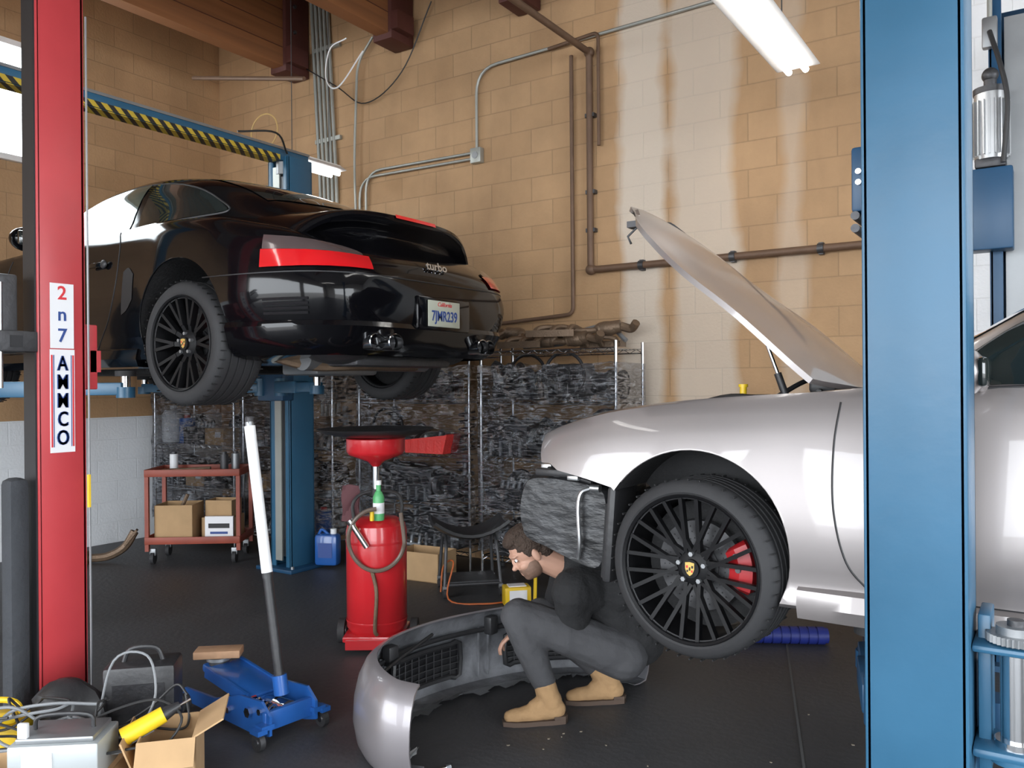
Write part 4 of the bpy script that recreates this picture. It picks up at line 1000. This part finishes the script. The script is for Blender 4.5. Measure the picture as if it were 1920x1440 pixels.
m=M(); g=[[(-.06+.02*i,.012*sin(j*1.3+i),.0-.03*j) for j in range(8)] for i in range(6)]; m.slab(g,.012,mat('rag_maroon',(.10,.04,.045),.9)); b=W(-.93,4.80); thing(m,'shop_rag','maroon rag draped over the drainer handle','rag',(b[0],b[1],.92),YAW)
# ---------------------------------------------------------------- floor jack
dirn=math.atan2(.50,-.60)+YAW
tj=top('floor_jack','blue trolley jack with long black and white handle','floor jack',W(-.95,3.52),dirn)
m=M()
for s_ in(-1,1):
    ol=[(-.02,.05),(.06,.03),(.35,.035),(.62,.04),(.68,.07),(.66,.10),(.40,.11),(.20,.17),(.04,.18),(-.02,.13)]
    m.prism(ol,s_*.115-.006,s_*.115+.006,JBL,X=XZ)
m.box((.10,0,.07),(.14,.24,.02),JBL); m.box((.45,0,.05),(.1,.22,.015),JBL); m.box((.02,0,.10),(.03,.25,.08),JBL,bv=.005)
for s_ in(-1,1): m.cyl((.12,s_*.12,.12),(.12,s_*.14,.12),.022,CHR,n=6); m.cyl((.28,s_*.12,.09),(.28,s_*.135,.09),.014,CHR,n=6); m.cyl((.04,s_*.12,.14),(.04,s_*.135,.14),.014,CHR,n=6)
mk(m,'frame',tj)
m=M(); m.cyl((.02,0,.11),(.30,0,.10),.035,JBL); m.cyl((.02,0,.11),(.10,0,.11),.045,CHR); m.tube([(.02+.0045*q,.075+.028*cos(q*.8),.13+.028*sin(q*.8)) for q in range(40)],.006,CHR,n=5); mk(m,'hydraulic_cylinder',tj)
m=M(); m.box((.40,0,.155),(.44,.12,.04),JBL,r=(0,-.14,0),bv=.012); m.box((.36,0,.175),(.36,.19,.018),JBL,r=(0,-.14,0),bv=.008); m.box((.36,.09,.168),(.34,.012,.05),JBL,r=(0,-.14,0)); m.box((.36,-.09,.168),(.34,.012,.05),JBL,r=(0,-.14,0)); mk(m,'lift_arm',tj)
m=M(); m.cyl((.57,0,.16),(.57,0,.225),.045,STL); m.cyl((.57,0,.218),(.57,0,.232),.056,GRY); mk(m,'saddle',tj)
for x,y,r in((.64,.135,.04),(.64,-.135,.04)):
    m=M(); m.cyl((x,y-.015,r),(x,y+.015,r),r,RUB); m.cyl((x,y-.018,r),(x,y+.018,r),.018,CHR); mk(m,'wheel',tj)
for s_ in(-1,1):
    m=M(); y=s_*.16; m.cyl((.0,y-.012,.035),(.0,y+.012,.035),.035,STL); m.cyl((0,y-.015,.035),(0,y+.015,.035),.014,CHR); m.box((.0,y,.08),(.06,.045,.02),JBL); m.box((.0,s_*.13,.09),(.05,.06,.02),JBL); mk(m,'caster',tj)
m=M(); p0=V((.07,0,.17)); p1=V((.27,.02,1.34)); q1=p0.lerp(p1,.07); q2=p0.lerp(p1,.42)
m.cyl(p0,q1,.032,JBL); m.cyl(q1,q2,.021,PLB); m.cyl(q2,p0.lerp(p1,.44),.0235,PLB); m.cyl(p0.lerp(p1,.44),p0.lerp(p1,.985),.024,WHT); m.cyl(p0.lerp(p1,.985),p1,.018,GRY); m.box(p1,(.03,.03,.05),STL,bv=.006); mk(m,'handle',tj,'handle with black lower half and white foam upper half')
m=M(); m.box((0,0,.018),(.21,.10,.035),WOD,bv=.004); b=V(tj.location); px2=(b.x+.57*cos(dirn),b.y+.57*sin(dirn),.233); thing(m,'wood_block','worn wood block resting on jack saddle','wood block',px2,YAW+.12)
# ---------------------------------------------------------------- removed bumper
tbp=top('bumper_cover','detached silver front bumper cover lying on floor','car bumper',W(0,0),YAW)
path=cr([(-.385,3.12,0),(-.51,3.17,0),(-.61,3.33,0),(-.635,3.52,0),(-.56,3.75,0),(-.36,4.0,0),(-.05,4.22,0),(.25,4.32,0),(.5,4.28,0),(.66,4.14,0)],7)
n=len(path)
cen=sum(path,V((0,0,0)))/n
def bp0(i,o,z):
    d=path[min(i+1,n-1)]-path[max(i-1,0)]; d.normalize(); nn=V((-d.y,d.x,0)); u=i/(n-1); zs=1.0+.12*math.sin(pi*u)
    p=path[i]+nn*o; return V((p.x,p.y,z*zs))
sgn=1 if (bp0(n//2,.1,0)-cen).length>(bp0(n//2,-.1,0)-cen).length else -1
def bump_pt(i,o,z): return bp0(i,sgn*o,z)
rj=random.Random(2)
prof=[(-.10,.012),(-.05,.006),(.0,.01),(.022,.05),(.035,.12),(.03,.20),(.012,.27),(-.015,.32),(-.045,.342),(-.065,.347)]
g=[[bump_pt(i,o,z) for o,z in prof] for i in range(n)]
INN=mat('bumper_inside',(.17,.175,.19),.65,0,.6,scale=7,bump=.5,bscale=18,hard=1)
m=M(); m.surf(g,SIL2)
prof2=[(-.098,.016),(-.05,.012),(-.006,.018),(.014,.055),(.027,.12),(.022,.20),(.004,.267),(-.022,.312),(-.047,.334),(-.065,.339)]
g2=[[bump_pt(i,o,z) for o,z in prof2] for i in range(n)]
m.surf(g2,INN)
for e in(0,n-1): m.surf([g[e],g2[e]],SIL2,sm=False)
m.surf([[r[0] for r in g],[r[0] for r in g2]],INN,sm=False); m.surf([[r[-1] for r in g],[r[-1] for r in g2]],SIL2,sm=False)
mk(m,'skin',tbp)
for (a,b,z0,z1) in((12,23,.08,.21),(28,38,.07,.21),(42,52,.07,.20)):
    m=M()
    m.surf([[bump_pt(i,-.004,z0),bump_pt(i,.004,(z0+z1)/2),bump_pt(i,-.008,z1)] for i in range(a,b)],INK)
    P=[bump_pt(i,-.014,z0) for i in range(a,b)]+[bump_pt(i,-.018,z1) for i in range(b-1,a-1,-1)]
    m.tube(cr(P,2,True),.013,PLB,n=6,closed=True)
    for k in range(1,5):
        z=z0+(z1-z0)*k/5; m.tube([bump_pt(i,-.014,z) for i in range(a,b)],.0028,STL,n=5)
    for i in range(a,b): m.tube([bump_pt(i,-.014,z0),bump_pt(i,-.016,z1)],.0028,STL,n=5)
    mk(m,'grille',tbp,'black mesh air intake grille')
m=M()
for i in range(4,n-2):
    p=bump_pt(i,-.09,.014); q=bump_pt(i+1,-.09,.014); e1=-.13-.07*rj.random()*(1 if i%3 else .2); r=bump_pt(i+1,e1,.02+.012*(i%3)); s=bump_pt(i,e1+.01,.022)
    m.add([p,q,r,s],[[0,1,2,3]],GRY)
m.tube([bump_pt(i,-.03,.250) for i in range(8,n-4)],.012,PLB,n=6)
for i in(12,26,40): m.box(bump_pt(i,-.05,.27),(.06,.05,.09),PLB,r=(0,0,.9),bv=.01)
for i in(24,25,26,39,40): m.tube([bump_pt(i,-.012,.04),bump_pt(i,-.02,.26)],.006,INN,n=5)
m.tube(cr([bump_pt(9,-.05,.30),bump_pt(16,-.08,.27),bump_pt(24,-.08,.25),bump_pt(33,-.06,.29)],6),.008,BCB,n=6)
mk(m,'bracket',tbp,'inner brackets and lip tabs')
# ---------------------------------------------------------------- person
def rem(m,name,parent,voxel,label=None,smooth=4,mt=None,disp=0,dsc=.05):
    o=rawobj(m,name); md=o.modifiers.new('r','REMESH'); md.mode='VOXEL'; md.voxel_size=voxel; md.use_smooth_shade=True
    s=o.modifiers.new('s','SMOOTH'); s.iterations=smooth; s.factor=.5
    if disp:
        tx=bpy.data.textures.new(name+'_fold','CLOUDS'); tx.noise_scale=dsc; tx.noise_depth=1
        dd=o.modifiers.new('d','DISPLACE'); dd.texture=tx; dd.strength=disp; dd.mid_level=.5
    bake(o); o.data.materials.clear(); o.data.materials.append(mt or m.mats[0])
    for p in o.data.polygons: p.material_index=0; p.use_smooth=True
    o.parent=parent
    if label: o['label']=label
    return o
tp_=top('person','crouching person in black sweater, grey jeans, tan boots','person',W(.25,3.80),YAW)
J=dict(hipL=V((.24,-.08,.28)),hipR=V((.26,.12,.27)),pel=V((.27,.02,.31)),wai=V((.28,.02,.43)),che=V((.15,.00,.575)),nek=V((-.01,-.04,.67)),hed=V((-.175,-.09,.745)),
 knL=V((-.235,-.14,.475)),anL=V((-.09,-.13,.10)),knR=V((-.12,.17,.40)),anR=V((.20,.10,.10)),toL=V((-.28,-.16,.035)),toR=V((.03,.08,.035)),
 shL=V((.01,-.17,.59)),elL=V((.02,-.10,.40)),wrL=V((-.13,.09,.37)),shR=V((.02,.17,.59)),elR=V((-.06,.20,.38)),wrR=V((-.21,.14,.33)))
def hand(m,w,d,up,s=1):
    w=V(w); d=V(d).normalized(); up=V(up); side=d.cross(up).normalized(); up=side.cross(d)
    pc=w+d*.045; X=MX(((d.x,side.x,up.x,pc.x),(d.y,side.y,up.y,pc.y),(d.z,side.z,up.z,pc.z),(0,0,0,1)))
    m.sph((0,0,0),(.05,.042,.016),SKN,X=X); m.sph((-.02,0,0),(.035,.032,.02),SKN,X=X)
    for i,(o,L_) in enumerate(((-.031,.070),(-.011,.080),(.010,.075),(.030,.058))):
        a=X@V((.035,o,0)); b=X@V((.035+L_*.45,o*1.1,-.008)); c=X@V((.035+L_*.75,o*1.1,-.026)); e=X@V((.035+L_*.85,o*1.08,-.046))
        m.cap(a,b,.0095,.009,SKN,8); m.cap(b,c,.009,.0082,SKN,8); m.cap(c,e,.0082,.0072,SKN,8)
    a=X@V((-.02,s*-.028,-.004)); b=X@V((.008,s*-.055,-.015)); c=X@V((.034,s*-.060,-.026)); m.cap(a,b,.013,.011,SKN,8); m.cap(b,c,.011,.0085,SKN,8)
m=M()
hd=J['hed']
fd=V((-.80,-.22,-.56)).normalized(); sd=V((.1,-1,0)); ud=fd.cross(sd).normalized()
if ud.z<0: ud=-ud
sd=ud.cross(fd)
HX_=MX(((fd.x,sd.x,ud.x,hd.x),(fd.y,sd.y,ud.y,hd.y),(fd.z,sd.z,ud.z,hd.z),(0,0,0,1)))
m.sph((-.01,0,.03),(.092,.073,.085),SKN,X=HX_); m.sph((.03,0,-.035),(.058,.055,.070),SKN,X=HX_); m.sph((.056,0,-.078),(.026,.028,.022),SKN,X=HX_)
m.sph((.085,0,.0),(.012,.010,.022),SKN,X=HX_); m.sph((.098,0,-.018),(.014,.013,.012),SKN,X=HX_)
m.sph((.080,0,-.052),(.010,.022,.006),SKN,X=HX_); m.sph((.079,0,-.064),(.010,.018,.007),SKN,X=HX_); m.sph((.072,0,.033),(.02,.05,.01),SKN,X=HX_)
for s_ in(-1,1): m.sph((-.005,s_*.076,-.01),(.018,.009,.03),SKN,X=HX_); m.sph((.052,s_*.034,-.025),(.03,.02,.02),SKN,X=HX_)
m.cap(J['nek']+V((.02,0,-.02)),hd+V((.045,.01,-.025)),.062,.058,SKN)
m.cap(J['pel'],J['wai'],.13,.12,SKN); m.cap(J['wai'],J['che'],.12,.13,SKN); m.cap(J['che'],J['nek'],.12,.07,SKN)
for a in('L','R'):
    m.cap(J['sh'+a],J['el'+a],.045,.038,SKN); m.cap(J['el'+a],J['wr'+a],.038,.027,SKN); m.cap(J['che'],J['sh'+a],.10,.055,SKN)
    m.cap(J['hip'+a],J['kn'+a],.078,.055,SKN); m.cap(J['kn'+a],J['an'+a],.052,.036,SKN); m.cap(J['an'+a]+V((0,0,-.045)),J['to'+a]+V((.05,0,.002)),.030,.022,SKN); m.cap(J['pel'],J['hip'+a],.12,.09,SKN)
hand(m,J['wrL'],V((-.75,.4,-.4)),(0,-.2,1),1); hand(m,J['wrR'],V((-.8,.0,-.45)),(0,.1,1),-1)
body=rem(m,'body',tp_,.005,'bare skin body with head and hands',2)
for s_ in(-1,1): m=M(); m.sph((.076,s_*.030,.014),(.007,.013,.007),WHT,X=HX_); m.sph((.082,s_*.030,.013),(.003,.006,.006),INK,X=HX_); mk(m,'eye',tp_)
m=M(); m.sph((-.022,0,.045),(.096,.081,.086),HAR,X=HX_); m.sph((-.055,0,-.01),(.052,.066,.065),HAR,X=HX_); m.sph((.045,0,.092),(.040,.052,.028),HAR,X=HX_); m.sph((.0,0,.108),(.07,.06,.028),HAR,X=HX_)
for s_ in(-1,1): m.sph((.008,s_*.068,.03),(.026,.012,.035),HAR,X=HX_)
rem(m,'hair',tp_,.004,'short brown hair',2,disp=.006,dsc=.015)
m=M(); m.sph((.030,0,-.047),(.0595,.0585,.063),STB,X=HX_); m.sph((.057,0,-.080),(.028,.030,.023),STB,X=HX_); rem(m,'beard',tp_,.005,'short stubble beard',2)
m=M()
m.cap(J['wai']+V((.02,0,-.09)),J['wai'],.155,.16,SWT); m.cap(J['wai'],J['che']+V((.03,0,0)),.16,.165,SWT); m.cap(J['che'],J['nek']+V((.05,0,-.02)),.155,.105,SWT); m.cap(J['nek']+V((.04,0,-.01)),J['nek']+V((.0,0,.005)),.088,.074,SWT)
m.sph(J['che']+V((.08,0,.0)),(.16,.19,.14),SWT)
for a in('L','R'):
    m.cap(J['che'],J['sh'+a],.135,.095,SWT); m.cap(J['sh'+a],J['el'+a],.088,.070,SWT); m.cap(J['el'+a],J['el'+a].lerp(J['wr'+a],.93),.064,.042,SWT)
rem(m,'sweater',tp_,.009,'black knit sweater',3,disp=.018,dsc=.09)
m=M(); m.cap(J['pel']+V((0,0,.0)),J['pel']+V((.02,0,.05)),.135,.13,JEA); m.cap(J['hipL'],J['hipR'],.115,.115,JEA)
for a in('L','R'):
    d=(J['kn'+a]-J['hip'+a])
    m.cap(J['hip'+a],J['hip'+a]+d*.5,.115,.096,JEA); m.cap(J['hip'+a]+d*.5,J['kn'+a],.096,.074,JEA)
    k=J['kn'+a]; an=J['an'+a]; m.cap(k,k.lerp(an,.35),.073,.074,JEA); m.cap(k.lerp(an,.35),k.lerp(an,.76),.074,.055,JEA)
    m.sph(k.lerp(an,.76),(.060,.056,.020),JEA); m.sph(k.lerp(an,.66),(.063,.060,.014),JEA)
rem(m,'jeans',tp_,.008,'charcoal grey jeans',2,disp=.012,dsc=.10)
for a in('L','R'):
    m=M(); an=J['an'+a]; to_=J['to'+a]; d=V((to_.x-an.x,to_.y-an.y,0)).normalized(); up_=(J['kn'+a]-an).normalized()
    m.cap(an+up_*.075,an+V((0,0,-.02)),.050,.050,SUE); m.cap(an,an+V((0,0,-.035)),.050,.047,SUE); m.cap(an+V((0,0,-.045))-d*.022,an+d*.05+V((0,0,-.047)),.046,.043,SUE); m.cap(an+d*.05+V((0,0,-.052)),an+d*.15+V((0,0,-.062)),.041,.032,SUE); m.cap(an+d*.15+V((0,0,-.062)),an+d*.185+V((0,0,-.066)),.033,.026,SUE)
    m.cap(an+d*.0+V((0,0,.0)),an+d*.07+V((0,0,-.035)),.045,.036,SUE)
    rem(m,'boot',tp_,.005,'tan suede ankle boot',2,disp=.006,dsc=.04)
    m=M(); s2=V((-d.y,d.x,0)); ol=((-.074,.02),(-.060,.040),(0,.045),(.06,.043),(.12,.045),(.17,.038),(.215,.020))
    pts=[an+d*f+s2*w for f,w in ol]+[an+d*f-s2*w for f,w in reversed(ol)]
    m.prism([(p.x,p.y) for p in pts],0.0,.020,SOL); hp=[(-.074,.02),(-.060,.040),(-.01,.042)]; pts=[an+d*f+s2*w for f,w in hp]+[an+d*f-s2*w for f,w in reversed(hp)]; m.prism([(p.x,p.y) for p in pts],0.0,.034,SOL); mk(m,'boot_sole',tp_,'dark boot sole and heel')
# ---------------------------------------------------------------- small floor items
def at(x,y,z=0): return W(x,y,z)
cbox('cardboard_box','open cardboard box with torn flaps on floor',at(-1.27,3.06),YAW+.25,(.20,.26,.24),True)
cbox('cardboard_box','low cardboard carton holding tools and cables',at(-1.72,2.96),YAW+.08,(.56,.34,.13),False)
m=M(); m.box((0,0,.07),(.30,.20,.13),mat('charger_grey',(.42,.45,.46),.4,.3),bv=.008); m.box((0,0,.145),(.26,.17,.02),GRY,bv=.006); m.tube(cr([(-.1,0,.15),(-.08,0,.2),(.08,0,.2),(.1,0,.15)],5),.008,PLB); m.box((-.05,-.102,.08),(.1,.004,.06),WPP)
thing(m,'battery_charger','grey metal battery charger box with handle','charger',at(-1.60,2.94,.135),YAW+.1)
m=M(); g=[]; r5=random.Random(9)
for i in range(9):
    ph=pi*i/8; g.append([((.16+r5.uniform(-.03,.03))*sin(ph)*cos(q*pi/7),(.12+r5.uniform(-.03,.03))*sin(ph)*sin(q*pi/7),.16-.16*cos(ph)) for q in range(14)])
m.surf(g,PLB,cv=True,sm=False); thing(m,'tool_bag','crumpled black tool bag among cables','bag',at(-1.82,3.36,.0),.4)
m=M(); m.box((0,0,.18),(.28,.18,.34),PLB,bv=.015); m.box((0,-.092,.22),(.20,.006,.12),DPT); m.tube(cr([(-.08,0,.34),(-.05,0,.40),(.05,0,.40),(.08,0,.34)],5),.01,PLB); thing(m,'equipment_case','black equipment case standing behind tools','case',at(-1.56,3.48),YAW+.2)
def loop(name,label,pts,r,mt,n=6): m=M(); m.tube(cr(pts,n),r,mt,n=7); thing(m,name,label,'cable')
r6=random.Random(4)
for k in range(9):
    cx=-1.62+r6.uniform(-.30,.26); cy=3.10+r6.uniform(-.12,.18); pts=[]
    a0=r6.random()*6; rr=r6.uniform(.08,.18)
    for q in range(10):
        a=a0+q*.75; j_=r6.uniform(.6,1.3); pts.append(W(cx+rr*j_*cos(a)*1.2,cy+rr*j_*.5*sin(a),.19+.11*max(0,sin(a*.9+k))+.04*r6.random()))
    loop('power_cable','tangled grey power cable over floor tools' if k%3==0 else 'tangled black power cable over floor tools',pts,.005 if k%3 else .006,(WIR,BCB,BCB)[k%3])
loop('power_cable','pale cable arching above the tools',[W(-1.62,3.2,.18),W(-1.55,3.2,.44),W(-1.42,3.2,.46),W(-1.38,3.18,.32),W(-1.42,3.15,.2)],.005,WIR)
def drill(loc,rot,label):
    m=M(); m.cyl((-.09,0,0),(.06,0,0),.034,YEL,r1=.030); m.cyl((.06,0,0),(.12,0,0),.026,PLB,r1=.014); m.cyl((.12,0,0),(.16,0,0),.004,CHR); m.box((-.05,0,-.08),(.045,.035,.12),YEL,r=(0,.2,0),bv=.01); m.box((-.045,0,-.15),(.10,.06,.05),PLB,bv=.008); m.box((-.03,0,-.04),(.02,.02,.03),PLB); m.box((-.03,-.033,0),(.08,.004,.03),PLB)
    thing(m,'cordless_drill',label,'power tool',loc,rot=rot)
drill(at(-1.34,3.02,.27),(1.2,-.4,YAW+.5),'yellow and black cordless drill in cardboard box')
drill(at(-1.22,2.84,.10),(1.3,.3,YAW+2.6),'yellow and black cordless drill beside cartons')
m=M(); m.box((0,0,.12),(.20,.22,.20),YEL,bv=.03); m.box((.02,-.08,.24),(.12,.06,.04),YEL,bv=.02); m.box((0,-.112,.1),(.1,.01,.08),PLB); m.tube(cr([(-.05,0,.2),(-.03,0,.28),(.05,0,.27),(.08,0,.2)],5),.012,YEL); thing(m,'work_light','yellow work light case near red lift column','work light',at(-2.0,3.22),YAW+.3)
m=M(); m.box((0,0,.06),(.035,.02,.06),WHT,bv=.005); thing(m,'power_adaptor','small white adaptor on the cables','adaptor',at(-1.70,2.86,.25),YAW)
BPL=mat('blue_plastic',(.012,.022,.17),.5)
m=M()
for i in range(12): m.cyl((-.28+i*.05,0,.05),(-.238+i*.05,0,.05),.050,BPL,n=14)
m.cyl((-.3,0,.05),(.33,0,.05),.044,BPL); thing(m,'ribbed_roller','dark blue ribbed plastic roller on floor under car','roller',at(1.46,4.75),YAW-.1)
m=M(); m.box((0,0,.07),(.18,.12,.13),YEL,bv=.008); m.box((0,-.062,.08),(.12,.004,.07),WPP); m.box((0,0,.138),(.12,.08,.006),WPP); thing(m,'parts_carton','small yellow and white carton on floor','box',at(.02,5.6,0),YAW+.2)
m=M(); m.cyl((0,0,0),(0.01,0,.30),.012,YEL,n=8); thing(m,'marker_stick','yellow stick standing beside carton','stick',at(.14,5.5,0),0)
tt=top('creeper_seat','black rolling mechanic seat with curved tray','stool',W(-.32,6.0),YAW+.2)
m=M(); m.slab([[(-.26+.065*i,-.18+.06*j,.40+.018*(i-4)**2*.35+.004*(j-3)**2) for j in range(7)] for i in range(9)],.02,PLB); mk(m,'seat',tt)
m=M()
for x in(-.2,.2):
    m.tube(cr([(x,-.17,.08),(x*.9,-.1,.38),(x*.9,.1,.38),(x,.17,.08)],5),.012,STL)
m.tube([(-.2,-.17,.09),(.2,-.17,.09)],.012,STL); m.tube([(-.2,.17,.09),(.2,.17,.09)],.012,STL); m.box((0,0,.10),(.38,.3,.015),STL); mk(m,'frame',tt)
for x in(-.2,.2):
    for y in(-.17,.17):
        m=M(); m.cyl((x-.012,y,.035),(x+.012,y,.035),.035,RUB); m.box((x,y,.07),(.03,.03,.03),GRY); mk(m,'caster',tt)
loop('air_hose','orange air hose curling on floor',[W(-.52,5.9,.02),W(-.5,5.9,.2),W(-.42,5.8,.25),W(-.45,5.7,.02),W(-.2,5.6,.012),W(0.05,5.7,.012)],.006,mat('orange_hose',(.5,.12,.03),.5))
DB=mat('chips',(.20,.17,.13),.7)
for k in range(14):
    x=r6.uniform(-.1,.6); y=r6.uniform(3.15,3.6)
    if k>9: x=r6.uniform(-.3,1.8);y=r6.uniform(3.1,4.8)
    m=M(); s_=r6.uniform(.005,.011); m.prism([(0,0),(s_,.2*s_),(1.1*s_,.9*s_),(.3*s_,s_)],0,.003,DB); b=W(x,y); thing(m,'plastic_chip','small pale chip of debris on floor','debris',(b[0],b[1],0.0005),r6.random()*6,group='debris chips')
m=M(); m.tube([(0,0,.008),(.07,0,.008)],.007,CHR,n=8); m.cyl((.07,0,.008),(.09,0,.008),.011,CHR,n=6); thing(m,'loose_bolt','bright steel bolt lying on floor','bolt',at(-.33,3.18,.001),YAW+.5)

# ---------------------------------------------------------------- light & camera
w=bpy.data.worlds.new('World'); scn.world=w; w.use_nodes=True
nt=w.node_tree; bg=nt.nodes['Background']; bg.inputs[0].default_value=(.90,.95,1,1); bg.inputs[1].default_value=9.8
def area(name,loc,rot,sx,sy):
    l=bpy.data.lights.new(name,'AREA'); l.shape='RECTANGLE'; l.size=sx; l.size_y=sy; l.cycles.is_portal=True
    o=bpy.data.objects.new(name,l); COL.objects.link(o); o.location=loc; o.rotation_euler=rot; return o
area('portal_1',(-4.6,FW-.1,1.95),(-pi/2,0,pi),4.8,3.9)
area('portal_2',(1.15,FW-.1,1.95),(-pi/2,0,pi),5.5,3.9)
area('portal_3',(RW+.1,1.55,1.95),(pi/2,0,pi/2),6.1,3.9)
cam=bpy.data.cameras.new('Camera'); co=bpy.data.objects.new('Camera',cam); COL.objects.link(co)
cam.sensor_width=36; cam.lens=1550/1920*36; cam.clip_start=.05
co.matrix_world=MX.Translation((0,0,1.5))@MX.Rotation(YAW,4,'Z')@MX.Rotation(pi/2,4,'X')@MX.Rotation(radians(-.45),4,'Z')
scn.camera=co
scn.view_settings.view_transform='Standard'
